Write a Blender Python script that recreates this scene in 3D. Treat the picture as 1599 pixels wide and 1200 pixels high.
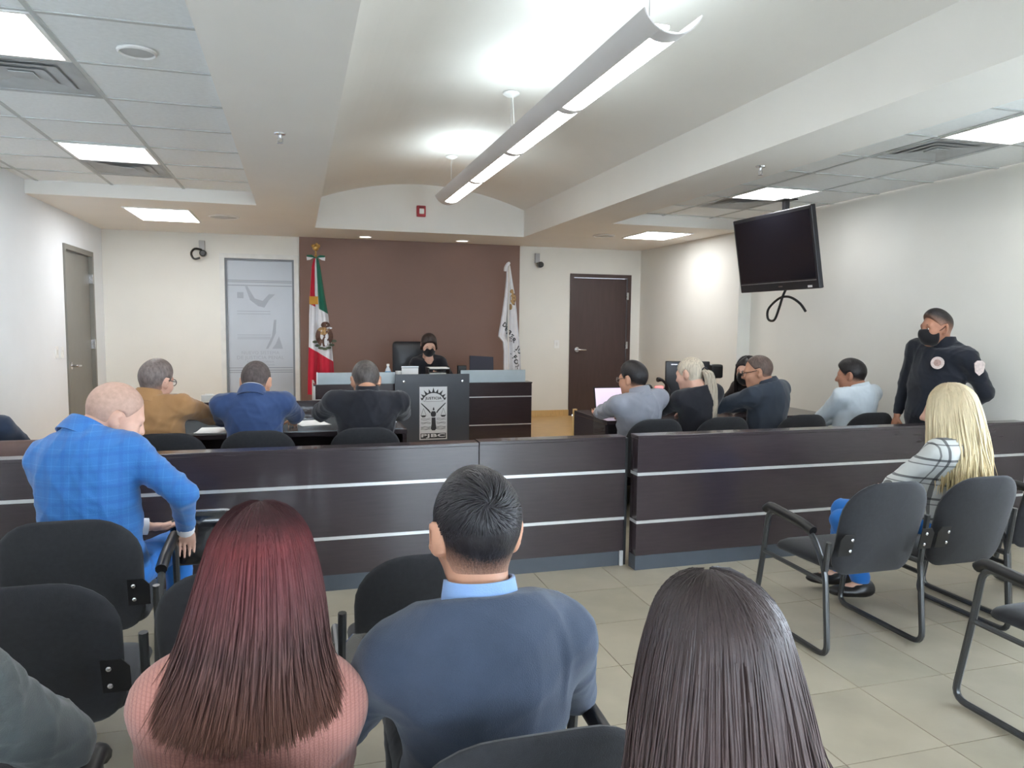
import bpy, bmesh, math, random
import numpy as np
from mathutils import Vector, Matrix

random.seed(7); RNG = np.random.default_rng(7)
S = bpy.context.scene
for o in list(bpy.data.objects):
    bpy.data.objects.remove(o)
COL = S.collection

# ------------------------------------------------------------------ camera
cam_d = bpy.data.cameras.new('camera'); cam = bpy.data.objects.new('camera', cam_d); COL.objects.link(cam)
cam_d.sensor_fit = 'HORIZONTAL'; cam_d.sensor_width = 36.0; cam_d.lens = 1149.9 / 1599 * 36.0
cam_d.clip_start = 0.05; cam_d.clip_end = 100
cam.matrix_world = Matrix(((0.95997526, 0.01331523, -0.27976811, 0.0),
                           (-0.2798866, 0.08317581, -0.95642317, 0.0),
                           (0.01053494, 0.99644593, 0.08357347, 1.57),
                           (0, 0, 0, 1))).normalized()
S.camera = cam

# ------------------------------------------------------------------ world, exposure
W = bpy.data.worlds.new('sky'); S.world = W; W.use_nodes = True
_bg = W.node_tree.nodes['Background']; _bg.inputs[0].default_value = (0.74, 0.87, 1.0, 1); _bg.inputs[1].default_value = 11.5
S.view_settings.view_transform = 'Standard'; S.view_settings.look = 'None'
S.view_settings.gamma = 1.0; S.view_settings.use_curve_mapping = False
S.view_settings.exposure = 0.95
S.cycles.use_denoising = True
PANEL_E = 8.5      # ceiling light panels
LENS_E = 9.0       # pendant lens
UPLIGHT_E = 8.5   # pendant uplights

# ------------------------------------------------------------------ helpers: colour and materials
def lin(c):
    c = c / 255.0
    return c / 12.92 if c <= 0.04045 else ((c + 0.055) / 1.055) ** 2.4
def rgb(r, g, b): return (lin(r), lin(g), lin(b), 1.0)
MATS = {}
def mat(name, col, rough=0.6, metal=0.0, spec=0.5, var=0.06, vscale=8.0, bump=0.0, bscale=60.0, coat=0.0, sheen=0.0, stretch=None, emit=0.0, emitcol=None, alpha=1.0):
    if name in MATS: return MATS[name]
    m = bpy.data.materials.new(name); m.use_nodes = True; MATS[name] = m
    nt = m.node_tree; n = nt.nodes; l = nt.links; b = n['Principled BSDF']
    b.inputs['Roughness'].default_value = rough; b.inputs['Metallic'].default_value = metal
    b.inputs['Specular IOR Level'].default_value = spec
    b.inputs['Coat Weight'].default_value = coat; b.inputs['Sheen Weight'].default_value = sheen
    tc = n.new('ShaderNodeTexCoord'); vec = tc.outputs['Object']
    if stretch:
        mp = n.new('ShaderNodeMapping'); mp.inputs['Scale'].default_value = stretch
        l.new(vec, mp.inputs['Vector']); vec = mp.outputs['Vector']
    nz = n.new('ShaderNodeTexNoise'); nz.inputs['Scale'].default_value = vscale; nz.inputs['Detail'].default_value = 4
    l.new(vec, nz.inputs['Vector'])
    rp = n.new('ShaderNodeValToRGB'); rp.color_ramp.elements[0].position = 0.3; rp.color_ramp.elements[1].position = 0.7
    rp.color_ramp.elements[0].color = tuple(min(1, c * (1 - var)) for c in col[:3]) + (1,)
    rp.color_ramp.elements[1].color = tuple(min(1, c * (1 + var)) for c in col[:3]) + (1,)
    l.new(nz.outputs['Fac'], rp.inputs['Fac']); l.new(rp.outputs['Color'], b.inputs['Base Color'])
    m['ramp'] = rp.name
    if bump > 0:
        n2 = n.new('ShaderNodeTexNoise'); n2.inputs['Scale'].default_value = bscale; n2.inputs['Detail'].default_value = 3
        l.new(vec, n2.inputs['Vector'])
        bp = n.new('ShaderNodeBump'); bp.inputs['Strength'].default_value = bump; bp.inputs['Distance'].default_value = 0.004
        l.new(n2.outputs['Fac'], bp.inputs['Height']); l.new(bp.outputs['Normal'], b.inputs['Normal'])
    if emit > 0:
        b.inputs['Emission Color'].default_value = emitcol or col; b.inputs['Emission Strength'].default_value = emit
    return m
def set_base(m, socket):
    m.node_tree.links.new(socket, m.node_tree.nodes['Principled BSDF'].inputs['Base Color'])
def grid_mat(name, base, lines, rough=0.75, bump=0.25):
    """cloth with woven check: lines = [(axis, period, offset, width, colour, strength)]"""
    m = mat(name, base, rough, bump=bump, bscale=250, var=0.05, vscale=14, sheen=0.2)
    nt = m.node_tree; n = nt.nodes; l = nt.links
    cur = n[m['ramp']].outputs['Color']
    tc = n.new('ShaderNodeTexCoord'); sp = n.new('ShaderNodeSeparateXYZ'); l.new(tc.outputs['Object'], sp.inputs[0])
    for ax, per, off, wd, colr, st in lines:
        a = n.new('ShaderNodeMath'); a.operation = 'MULTIPLY_ADD'; a.inputs[1].default_value = 1 / per; a.inputs[2].default_value = off + 50
        l.new(sp.outputs[ax], a.inputs[0])
        f = n.new('ShaderNodeMath'); f.operation = 'FRACT'; l.new(a.outputs[0], f.inputs[0])
        t = n.new('ShaderNodeMath'); t.operation = 'LESS_THAN'; t.inputs[1].default_value = wd / per; l.new(f.outputs[0], t.inputs[0])
        s = n.new('ShaderNodeMath'); s.operation = 'MULTIPLY'; s.inputs[1].default_value = st; l.new(t.outputs[0], s.inputs[0])
        mx = n.new('ShaderNodeMix'); mx.data_type = 'RGBA'
        l.new(s.outputs[0], mx.inputs['Factor']); l.new(cur, mx.inputs['A']); mx.inputs['B'].default_value = colr
        cur = mx.outputs['Result']
    set_base(m, cur); return m
def zramp_mat(name, stops, rough=0.35, spec=0.5, noise=0.25, fine=90):
    """hair: colour runs along its length (object Z), with fine streaks. stops=[(z, colour)] z in metres (object space)"""
    m = bpy.data.materials.new(name); m.use_nodes = True; nt = m.node_tree; n = nt.nodes; l = nt.links; b = n['Principled BSDF']
    b.inputs['Roughness'].default_value = rough; b.inputs['Specular IOR Level'].default_value = spec
    tc = n.new('ShaderNodeTexCoord'); sp = n.new('ShaderNodeSeparateXYZ'); l.new(tc.outputs['Object'], sp.inputs[0])
    z0, z1 = stops[0][0], stops[-1][0]
    mr = n.new('ShaderNodeMapRange'); mr.inputs['From Min'].default_value = z0; mr.inputs['From Max'].default_value = z1
    l.new(sp.outputs['Z'], mr.inputs['Value'])
    rp = n.new('ShaderNodeValToRGB'); el = rp.color_ramp.elements
    while len(el) < len(stops): el.new(0.5)
    for e, (z, c) in zip(el, stops): e.position = (z - z0) / (z1 - z0 + 1e-9); e.color = c
    l.new(mr.outputs[0], rp.inputs['Fac'])
    mp = n.new('ShaderNodeMapping'); mp.inputs['Scale'].default_value = (fine, fine, 3); l.new(tc.outputs['Object'], mp.inputs['Vector'])
    nz = n.new('ShaderNodeTexNoise'); nz.inputs['Scale'].default_value = 1.0; l.new(mp.outputs[0], nz.inputs['Vector'])
    mr2 = n.new('ShaderNodeMapRange'); mr2.inputs['From Min'].default_value = 0.3; mr2.inputs['From Max'].default_value = 0.7
    mr2.inputs['To Min'].default_value = 1 - noise; mr2.inputs['To Max'].default_value = 1 + noise; l.new(nz.outputs['Fac'], mr2.inputs['Value'])
    mx = n.new('ShaderNodeVectorMath'); mx.operation = 'SCALE'; l.new(rp.outputs['Color'], mx.inputs[0]); l.new(mr2.outputs[0], mx.inputs['Scale'])
    l.new(mx.outputs[0], b.inputs['Base Color']); return m

# ------------------------------------------------------------------ helpers: objects
def tag(o, label=None, cat=None, group=None, kind=None):
    if label: o['label'] = label
    if cat: o['category'] = cat
    if group: o['group'] = group
    if kind: o['kind'] = kind
    return o
def empty(name, loc, label, cat, group=None, rz=0.0):
    o = bpy.data.objects.new(name, None); COL.objects.link(o); o.location = loc; o.rotation_euler = (0, 0, rz)
    o.empty_display_size = 0.1
    return tag(o, label, cat, group)
def link(name, me, m, parent=None, smooth=False, world=False, loc=None):
    """world=True: the vertices are in world space and the parent stands elsewhere"""
    if m is not None and not me.materials:
        for q in (m if isinstance(m, (list, tuple)) else [m]): me.materials.append(q)
    if smooth: me.shade_smooth()
    o = bpy.data.objects.new(name, me); COL.objects.link(o)
    if parent is not None:
        o.parent = parent
        if world:
            T = Matrix.Identity(4); p = parent
            while p is not None:
                T = Matrix.LocRotScale(p.location, p.rotation_euler, p.scale) @ T if p.parent is None else (p.matrix_basis @ T)
                p = p.parent
            me.transform(T.inverted())
    if loc is not None: o.location = loc
    return o
def np_mesh(name, V, F):
    V = np.ascontiguousarray(V, dtype=np.float32); F = np.ascontiguousarray(F, dtype=np.int32)
    me = bpy.data.meshes.new(name); k = F.shape[1]
    me.vertices.add(len(V)); me.vertices.foreach_set('co', V.ravel())
    me.loops.add(F.size); me.loops.foreach_set('vertex_index', F.ravel())
    me.polygons.add(len(F)); me.polygons.foreach_set('loop_start', np.arange(0, F.size, k, dtype=np.int32))
    me.update(calc_edges=True); me.validate(); return me
class MB:
    """collects shapes for ONE mesh"""
    def __init__(s): s.v = []; s.f = []; s.mi = []
    def add(s, V, F, mi=0):
        o = len(s.v); s.v.extend([tuple(map(float, p)) for p in V]); s.f.extend([tuple(int(i) + o for i in q) for q in F]); s.mi.extend([mi] * len(F)); return s
    def box(s, x0, x1, y0, y1, z0, z1, mi=0, b=0.0):
        if b > 0:
            bm = bmesh.new(); bmesh.ops.create_cube(bm, size=1)
            for v in bm.verts: v.co = Vector(((x0 + x1) / 2 + v.co.x * (x1 - x0), (y0 + y1) / 2 + v.co.y * (y1 - y0), (z0 + z1) / 2 + v.co.z * (z1 - z0)))
            bmesh.ops.bevel(bm, geom=list(bm.edges), offset=b, segments=2, affect='EDGES', profile=0.5)
            bm.verts.index_update(); s.add([v.co for v in bm.verts], [[v.index for v in f.verts] for f in bm.faces], mi); bm.free(); return s
        V = [(x0, y0, z0), (x1, y0, z0), (x1, y1, z0), (x0, y1, z0), (x0, y0, z1), (x1, y0, z1), (x1, y1, z1), (x0, y1, z1)]
        return s.add(V, [(0, 3, 2, 1), (4, 5, 6, 7), (0, 1, 5, 4), (1, 2, 6, 5), (2, 3, 7, 6), (3, 0, 4, 7)], mi)
    def tube(s, path, r, sides=8, mi=0, closed=False, caps=True):
        V, F = tube_np(path, r, sides, closed, caps); return s.add(V, F, mi)
    def lathe(s, prof, c=(0, 0, 0), n=16, mi=0, axis='z'):
        V = []; F = []
        for r, z in prof:
            for i in range(n):
                a = 2 * math.pi * i / n; p = (r * math.cos(a), r * math.sin(a), z)
                if axis == 'y': p = (p[0], p[2], p[1])
                elif axis == 'x': p = (p[2], p[0], p[1])
                V.append((c[0] + p[0], c[1] + p[1], c[2] + p[2]))
        for j in range(len(prof) - 1):
            for i in range(n):
                F.append((j * n + i, j * n + (i + 1) % n, (j + 1) * n + (i + 1) % n, (j + 1) * n + i))
        F.append(tuple(range(n - 1, -1, -1))); F.append(tuple((len(prof) - 1) * n + i for i in range(n)))
        return s.add(V, F, mi)
    def prism(s, pts, O, U, Vv, t, mi=0):
        """flat outline pts (2-D) on the plane O + a*U + b*V, thickness t along U x V"""
        O, U, Vv = Vector(O), Vector(U), Vector(Vv); N = U.cross(Vv).normalized() * t; n = len(pts)
        P = [O + U * a + Vv * b for a, b in pts]
        V = P + [p + N for p in P]
        F = [tuple(range(n - 1, -1, -1)), tuple(range(n, 2 * n))] + [(i, (i + 1) % n, n + (i + 1) % n, n + i) for i in range(n)]
        return s.add(V, F, mi)
    def build(s, name, m, parent=None, smooth=False, world=False, loc=None, fix=True):
        me = bpy.data.meshes.new(name); me.from_pydata(s.v, [], s.f)
        ms = m if isinstance(m, (list, tuple)) else [m]
        for q in ms: me.materials.append(q)
        if len(ms) > 1: me.polygons.foreach_set('material_index', s.mi)
        if fix:
            bm = bmesh.new(); bm.from_mesh(me); bmesh.ops.recalc_face_normals(bm, faces=bm.faces); bm.to_mesh(me); bm.free()
        me.update(); o = link(name, me, None, parent, False, world, loc)
        if smooth: smooth_angle(me)
        return o
def smooth_angle(me, ang=40):
    me.shade_smooth()
    bm = bmesh.new(); bm.from_mesh(me); a = math.radians(ang)
    for e in bm.edges:
        if len(e.link_faces) == 2 and e.calc_face_angle(0) > a: e.smooth = False
    bm.to_mesh(me); bm.free()
def fillet(P, r, n=5):
    P = [Vector(p) for p in P]; out = [P[0]]
    for i in range(1, len(P) - 1):
        a, b, c = P[i - 1], P[i], P[i + 1]; u = (a - b); v = (c - b)
        d = min(r, u.length * 0.49, v.length * 0.49); p0 = b + u.normalized() * d; p1 = b + v.normalized() * d
        for k in range(n + 1):
            t = k / n; out.append(p0 * (1 - t) ** 2 + b * 2 * t * (1 - t) + p1 * t * t)
    out.append(P[-1]); return out
def tube_np(path, r, sides=8, closed=False, caps=True):
    P = [Vector(p) for p in path]; n = len(P); R = r if isinstance(r, (list, tuple)) else [r] * n
    T = []
    for i in range(n):
        a = P[i - 1] if i > 0 or closed else P[i]; b = P[(i + 1) % n] if i < n - 1 or closed else P[i]
        T.append((b - a).normalized())
    ref = Vector((0, 0, 1)) if abs(T[0].z) < 0.9 else Vector((1, 0, 0))
    N = (ref - T[0] * ref.dot(T[0])).normalized(); V = []; F = []
    for i in range(n):
        N = (N - T[i] * N.dot(T[i])).normalized(); B = T[i].cross(N)
        for k in range(sides):
            a = 2 * math.pi * k / sides; V.append(P[i] + (N * math.cos(a) + B * math.sin(a)) * R[i])
    for i in range(n if closed else n - 1):
        j = (i + 1) % n
        for k in range(sides): F.append((i * sides + k, i * sides + (k + 1) % sides, j * sides + (k + 1) % sides, j * sides + k))
    if caps and not closed: F.append(tuple(range(sides - 1, -1, -1))); F.append(tuple((n - 1) * sides + k for k in range(sides)))
    return V, F
def rrect(w, h, r, n=6, top_r=None):
    """rounded rectangle outline centred on x, z from 0 to h"""
    out = []
    for cx, cz, a0, rr in ((w - r, r, -90, r), (w - (top_r or r), h - (top_r or r), 0, top_r or r), (-w + (top_r or r), h - (top_r or r), 90, top_r or r), (-w + r, r, 180, r)):
        for k in range(n + 1):
            a = math.radians(a0 + 90 * k / n); out.append((cx + rr * math.cos(a), cz + rr * math.sin(a)))
    return out
def cushion(outline, thick, back=None, rings=(1.0, 0.985, 0.95, 0.85, 0.6, 0.3), fn=None):
    """pillow from a 2-D outline: front bulge `thick`, back bulge `back`; fn maps (a, b, depth) to a point"""
    back = thick if back is None else back
    ca = sum(p[0] for p in outline) / len(outline); cb = sum(p[1] for p in outline) / len(outline); n = len(outline); V = []; F = []
    def ring(s, d): 
        for a, b in outline: V.append(fn(ca + (a - ca) * s, cb + (b - cb) * s, d))
    prof = [(s, thick * (1 - s ** 6) ** 0.5) for s in reversed(rings)] + [(s, -back * (1 - s ** 6) ** 0.5) for s in rings[1:]]
    for s, d in prof: ring(s, d)
    for j in range(len(prof) - 1):
        for i in range(n): F.append((j * n + i, j * n + (i + 1) % n, (j + 1) * n + (i + 1) % n, (j + 1) * n + i))
    F.append(tuple(range(n - 1, -1, -1))); F.append(tuple((len(prof) - 1) * n + i for i in range(n)))
    return V, F
def text_np(txt, size, bold=0.0):
    c = bpy.data.curves.new('t', 'FONT'); c.body = txt; c.size = size; c.align_x = 'CENTER'; c.align_y = 'CENTER'; c.offset = bold; c.resolution_u = 3; c.space_character = 1.06
    o = bpy.data.objects.new('t', c); COL.objects.link(o); bpy.context.view_layer.update()
    me = o.evaluated_get(bpy.context.evaluated_depsgraph_get()).to_mesh()
    V = [(v.co.x, v.co.y) for v in me.vertices]; F = [tuple(p.vertices) for p in me.polygons]
    o.to_mesh_clear() if False else None
    bpy.data.objects.remove(o); bpy.data.curves.remove(c); return V, F
def copy_tree(o, parent=None):
    c = o.copy(); COL.objects.link(c); c.parent = parent
    for ch in list(o.children): copy_tree(ch, c)
    return c

# ------------------------------------------------------------------ shared materials
M_wall = mat('cream_wall_paint', rgb(232, 230, 223), 0.75, var=0.015, vscale=3, bump=0.05, bscale=180)
M_wallL = mat('pale_wall_paint', rgb(232, 235, 238), 0.75, var=0.015, vscale=3, bump=0.05, bscale=180)
M_brown = mat('brown_accent_paint', rgb(134, 106, 95), 0.6, var=0.03, vscale=2, bump=0.05, bscale=150)
M_gyp = mat('ceiling_paint', rgb(240, 237, 232), 0.8, var=0.015, vscale=2)
M_tile_c = mat('mineral_ceiling_tile', rgb(243, 247, 248), 0.9, var=0.03, vscale=40, bump=0.12, bscale=300)
M_tgrid = mat('ceiling_grid_metal', rgb(196, 200, 200), 0.5)
M_dark = mat('dark_wenge_laminate', rgb(52, 43, 47), 0.24, spec=0.6, var=0.10, vscale=5, stretch=(1.2, 1.2, 14), coat=0.3)
M_alu = mat('brushed_aluminium', rgb(214, 214, 214), 0.35, metal=0.6, var=0.03)
M_kick = mat('grey_kick_plate', rgb(74, 80, 88), 0.35, spec=0.5)
M_black = mat('black_fabric', rgb(30, 31, 36), 0.85, var=0.2, vscale=60, bump=0.3, bscale=500, sheen=0.15)
M_blackp = mat('black_plastic', rgb(26, 26, 28), 0.4)
M_tube = mat('black_tube_steel', rgb(62, 63, 64), 0.28, metal=0.35, spec=0.6)
M_steel = mat('bright_steel', rgb(205, 205, 208), 0.25, metal=0.9)
M_white = mat('white_enamel', rgb(238, 238, 236), 0.4)
M_grey = mat('grey_paint', rgb(126, 124, 118), 0.5, var=0.03)
M_door2 = mat('dark_brown_door', rgb(74, 58, 56), 0.4, var=0.08, vscale=4, stretch=(6, 6, 0.7))
M_paper = mat('white_paper', rgb(240, 240, 240), 0.8, var=0.01)
M_wood = mat('light_wood_floor', rgb(205, 164, 104), 0.35, var=0.12, vscale=5, stretch=(1, 9, 1))
M_emit = mat('light_panel_diffuser', rgb(255, 253, 248), 0.5, var=0.0, emit=PANEL_E, emitcol=(0.97, 0.985, 1.0, 1))
M_lens = mat('pendant_lens', rgb(255, 253, 248), 0.5, var=0.0, emit=LENS_E, emitcol=(1.0, 0.98, 0.95, 1))
M_up = mat('pendant_uplight', rgb(230, 250, 255), 0.5, var=0.0, emit=UPLIGHT_E, emitcol=(0.82, 0.95, 1.0, 1))

XL, XRN, XRF, YB, YF = -2.33, 5.25, 5.08, 10.4, -3.2
ZT, ZS, ZD, ZTOP = 2.80, 2.68, 0.17, 3.55
YS = 7.7; BLX0, BLX1, BRX0, BRX1 = -0.36, 0.23, 2.86, 3.40; YE = 9.3
def struct(name, mb, m, label=None, smooth=False):
    return tag(mb.build(name, m, smooth=smooth), label, kind='structure')

# ------------------------------------------------------------------ floor
M_ftile = mat('beige_porcelain_tile', rgb(160, 152, 134), 0.3, spec=0.5, var=0.09, vscale=5, bump=0.03, bscale=30)
M_ftile2 = mat('beige_porcelain_tile_warm', rgb(164, 155, 137), 0.32, spec=0.5, var=0.09, vscale=4, bump=0.03, bscale=30)
M_grout = mat('floor_grout', rgb(128, 116, 96), 0.8)
TP = 0.46; tx0, ty0 = 2.33 - TP * 10, 2.075 - TP * 5
fl = struct('floor', MB().box(XL, XRN, YF, YB, -0.12, -0.004), M_grout, 'beige tiled floor of the public area')
tmesh = []
for mm in (M_ftile, M_ftile2):
    me = bpy.data.meshes.new('floor_tile'); t = MB().box(0.002, TP - 0.002, 0.002, TP - 0.002, -0.004, 0.0)
    me.from_pydata(t.v, [], t.f); me.materials.append(mm); tmesh.append(me)
for i in range(17):
    for j in range(11):
        x, y = tx0 + i * TP, ty0 + j * TP
        if x + TP > XRN + 0.02 or x < XL - 0.02 or y < -0.5: continue
        o = bpy.data.objects.new('tile', tmesh[(i * 7 + j * 3 + i * j) % 2]); COL.objects.link(o); o.parent = fl; o.location = (x, y, 0)
MB().box(XL, XRN, ty0 + 11 * TP + 0.002, 7.3, -0.004, 0.0).build('far_tiling', M_ftile, fl)
MB().box(XL, XRN, YF, -0.3, -0.004, 0.0).build('near_tiling', M_ftile, fl)
struct('floor_platform', MB().box(XL, XRF, 7.3, YB, 0.0, ZD), M_wood, 'light wooden floor of the raised platform')
# yellow tape marks on the floor
M_tape = mat('yellow_tape', rgb(206, 196, 70), 0.5)
tag(MB().prism([(0, 0), (0.16, 0.01), (0.165, 0.05), (0.0, 0.035)], (1.27, 3.68, 0.0005), (1, 0, 0), (0, 1, 0), 0.001).build('floor_tape', M_tape), 'yellow tape strip on the floor tiles near the barrier gate', 'tape', 'yellow floor tapes')
tag(MB().prism([(0, 0), (0.07, 0.0), (0.07, 0.12), (0.0, 0.12)], (0.97, 2.02, 0.0005), (1, 0, 0), (0, 1, 0), 0.001).build('floor_tape', M_tape), 'yellow tape mark on the floor beside the dark-haired woman', 'tape', 'yellow floor tapes')

# ------------------------------------------------------------------ walls
def wall_holes(name, m, plane, c, t, a0, a1, z0, z1, holes, label):
    """wall slab with rectangular holes [(a0,a1,z0,z1)]; plane 'x' or 'y' at coordinate c, thickness t"""
    mb = MB(); cuts = sorted({a0, a1, *[h[0] for h in holes], *[h[1] for h in holes]})
    for u, v in zip(cuts[:-1], cuts[1:]):
        hs = sorted([(h[2], h[3]) for h in holes if h[0] <= u + 1e-6 and h[1] >= v - 1e-6]); z = z0
        for hz0, hz1 in hs + [(z1, z1)]:
            if hz0 - z > 1e-4:
                if plane == 'y': mb.box(u, v, min(c, c + t), max(c, c + t), z, hz0)
                else: mb.box(min(c, c + t), max(c, c + t), u, v, z, hz0)
            z = hz1
    return struct(name, mb, m, label)
D1 = (8.76, 9.90, ZD, 2.345); D2 = (3.93, 4.92, ZD, 2.305); W1 = (-0.955, 0.035, 0.25, 2.43)
RW = [(-2.7, -0.7, 0.95, 2.5), (-0.4, 1.6, 0.95, 2.5), (1.9, 3.4, 0.95, 2.3)]
wall_holes('wall_left', M_wallL, 'x', XL, -0.15, YF, YB + 0.15, -0.12, ZTOP, [D1], 'pale left wall with a grey door')
wall_holes('wall_back', M_wall, 'y', YB, 0.15, XL, XRF + 0.3, -0.12, ZTOP, [D2, W1], 'cream wall behind the bench')
wall_holes('wall_right', M_wall, 'x', XRN, 0.15, YF, 7.75, -0.12, ZTOP, RW, 'cream right wall behind the standing guard')
struct('wall_right_far', MB().box(XRF, XRN + 0.15, 7.75, YB, -0.12, ZTOP), M_wall, 'cream right wall by the dark door')
struct('wall_back_accent', MB().box(0.048, 3.132, YB - 0.03, YB, ZD, ZS), M_brown, 'brown accent wall behind the judge')
wins = [(-1.2, 0.6, 0.95, 2.3), (1.3, 3.3, 0.02, 2.4)]
wall_holes('wall_front', M_wall, 'y', YF, -0.15, XL, XRN, -0.12, ZTOP, wins, 'cream wall behind the audience with windows')
M_glass = bpy.data.materials.new('clear_window_glass'); M_glass.use_nodes = True
_n = M_glass.node_tree.nodes; _l = M_glass.node_tree.links; _n.remove(_n['Principled BSDF'])
_t = _n.new('ShaderNodeBsdfTransparent'); _g = _n.new('ShaderNodeBsdfGlossy'); _g.inputs['Roughness'].default_value = 0.02
_f = _n.new('ShaderNodeFresnel'); _f.inputs['IOR'].default_value = 1.45; _x = _n.new('ShaderNodeMixShader')
_l.new(_f.outputs[0], _x.inputs[0]); _l.new(_t.outputs[0], _x.inputs[1]); _l.new(_g.outputs[0], _x.inputs[2]); _l.new(_x.outputs[0], _n['Material Output'].inputs[0])
for k, (a0, a1, z0, z1) in enumerate(wins):
    f = MB()
    for q in ((a0, a0 + 0.05, z0, z1), (a1 - 0.05, a1, z0, z1), (a0 + 0.05, a1 - 0.05, z0, z0 + 0.05), (a0 + 0.05, a1 - 0.05, z1 - 0.05, z1), ((a0 + a1) / 2 - 0.025, (a0 + a1) / 2 + 0.025, z0 + 0.05, z1 - 0.05)):
        f.box(q[0], q[1], YF - 0.1, YF - 0.04, q[2], q[3])
    w = tag(f.build('window_%d' % (k + 2), M_white), 'window in the wall behind the audience', kind='structure')
    MB().box(a0 + 0.05, a1 - 0.05, YF - 0.075, YF - 0.069, z0 + 0.05, z1 - 0.05).build('pane', M_glass, w)

for k, (a0, a1, z0, z1) in enumerate(RW):
    f = MB()
    for q in ((a0, a0 + 0.05, z0, z1), (a1 - 0.05, a1, z0, z1), (a0 + 0.05, a1 - 0.05, z0, z0 + 0.05), (a0 + 0.05, a1 - 0.05, z1 - 0.05, z1), ((a0 + a1) / 2 - 0.025, (a0 + a1) / 2 + 0.025, z0 + 0.05, z1 - 0.05)):
        f.box(XRN + 0.04, XRN + 0.1, q[0], q[1], q[2], q[3])
    w = tag(f.build('window_%d' % (k + 4), M_white), 'daylight window in the right wall beside the audience', kind='structure')
    MB().box(XRN + 0.069, XRN + 0.075, a0 + 0.05, a1 - 0.05, z0 + 0.05, z1 - 0.05).build('pane', M_glass, w)

struct('added_ground_outside', MB().box(-30, 40, -35, 35, -0.6, -0.3), mat('daylight_bounce_ground', rgb(196, 195, 190), 0.9), 'pale ground added outside the windows to bounce daylight in')  # unseen ground, added to block the low sky and bounce daylight onto the ceiling

# baseboards
M_bbw = mat('light_wood_trim', rgb(214, 178, 122), 0.4, var=0.08, stretch=(8, 1, 1))
struct('baseboard_back', MB().box(3.132, D2[0], YB - 0.02, YB, ZD, ZD + 0.09), M_bbw, 'light wood baseboard beside the dark door')
struct('baseboard_right', MB().box(XRF - 0.02, XRF, 7.8, YB, ZD, ZD + 0.09), M_bbw, 'light wood baseboard on the right wall')

# doors
def door_parts(name, a0, a1, z0, z1, plane, c, mframe, mleaf, handle_at, hinge_at, label, fw=0.055):
    g = MB(); s = 1 if plane == 'y' else -1
    def bx(mb, u0, u1, d0, d1, w0, w1, b=0.0):
        # d: distance from the wall face into the room
        if plane == 'y': mb.box(u0, u1, c - d1, c - d0, w0, w1, b=b)
        else: mb.box(c + d0, c + d1, u0, u1, w0, w1, b=b)
        return mb
    bx(g, a0, a0 + fw, -0.1, 0.02, z0, z1); bx(g, a1 - fw, a1, -0.1, 0.02, z0, z1); bx(g, a0 + fw, a1 - fw, -0.1, 0.02, z1 - fw, z1)
    d = tag(g.build(name, mframe), label, kind='structure')
    leaf = bx(MB(), a0 + fw + 0.004, a1 - fw - 0.004, -0.07, -0.022, z0 + 0.01, z1 - fw - 0.004, 0.003).build('leaf', mleaf, d)
    hb = MB(); hx, hz, hd = handle_at
    def P(u, dd, w): return (u, c - dd, w) if plane == 'y' else (c + dd, u, w)
    hb.tube([P(hx, -0.022, hz), P(hx, -0.006, hz)], 0.038, 14)
    hb.tube([P(hx, -0.006, hz), P(hx, 0.035, hz)], 0.013, 10)
    hb.tube(fillet([P(hx, 0.03, hz), P(hx, 0.045, hz), P(hx + 0.06 * hd, 0.05, hz - 0.004), P(hx + 0.13 * hd, 0.045, hz - 0.006)], 0.02), 0.0125, 10)
    hb.build('handle', M_steel, leaf, smooth=True)
    for hz in (z0 + 0.25, (z0 + z1) / 2, z1 - 0.32):
        bx(MB(), hinge_at - 0.018, hinge_at + 0.018, -0.022, 0.024, hz - 0.055, hz + 0.055, 0.003).build('hinge', M_steel, d)
    return d
door_parts('door_1', *D1, 'x', XL, M_grey, M_grey, (D1[0] + 0.2, 1.05, 1), D1[1] - 0.055, 'grey painted door in the left wall')
door_parts('door_2', *D2, 'y', YB, M_door2, M_door2, (D2[0] + 0.13, 1.17, 1), D2[1] - 0.055, 'dark brown door in the back wall')

# frosted display window with etched emblem
M_frost = mat('frosted_glass', rgb(190, 197, 206), 0.3, spec=0.5, var=0.02, vscale=3)
M_etch = mat('etched_mark', rgb(168, 175, 186), 0.5, var=0.02)
M_etch2 = mat('etched_line', rgb(138, 144, 154), 0.5, var=0.02)
M_frame = mat('white_window_frame', rgb(226, 226, 222), 0.4)
fx0, fx1, fz0, fz1 = W1
f = MB()
for q in ((fx0, fx0 + 0.06, fz0, fz1), (fx1 - 0.06, fx1, fz0, fz1), (fx0 + 0.06, fx1 - 0.06, fz0, fz0 + 0.06), (fx0 + 0.06, fx1 - 0.06, fz1 - 0.06, fz1)):
    f.box(q[0], q[1], YB - 0.03, YB + 0.08, q[2], q[3])
win = tag(f.build('window_1', M_frame), 'tall frosted window with etched emblem and white frame', kind='structure')
MB().box(fx0 + 0.06, fx1 - 0.06, YB + 0.03, YB + 0.04, fz0 + 0.06, fz1 - 0.06).build('pane', M_frost, win)
GY = YB + 0.0295
inner = MB()
for q in ((fx0 + 0.06, fx0 + 0.085, fz0 + 0.06, fz1 - 0.06), (fx1 - 0.085, fx1 - 0.06, fz0 + 0.06, fz1 - 0.06), (fx0 + 0.085, fx1 - 0.085, fz1 - 0.085, fz1 - 0.06)):
    inner.box(q[0], q[1], YB - 0.0, YB + 0.03, q[2], q[3])
inner.build('gasket', mat('grey_gasket', rgb(130, 136, 144), 0.5), win)
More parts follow.
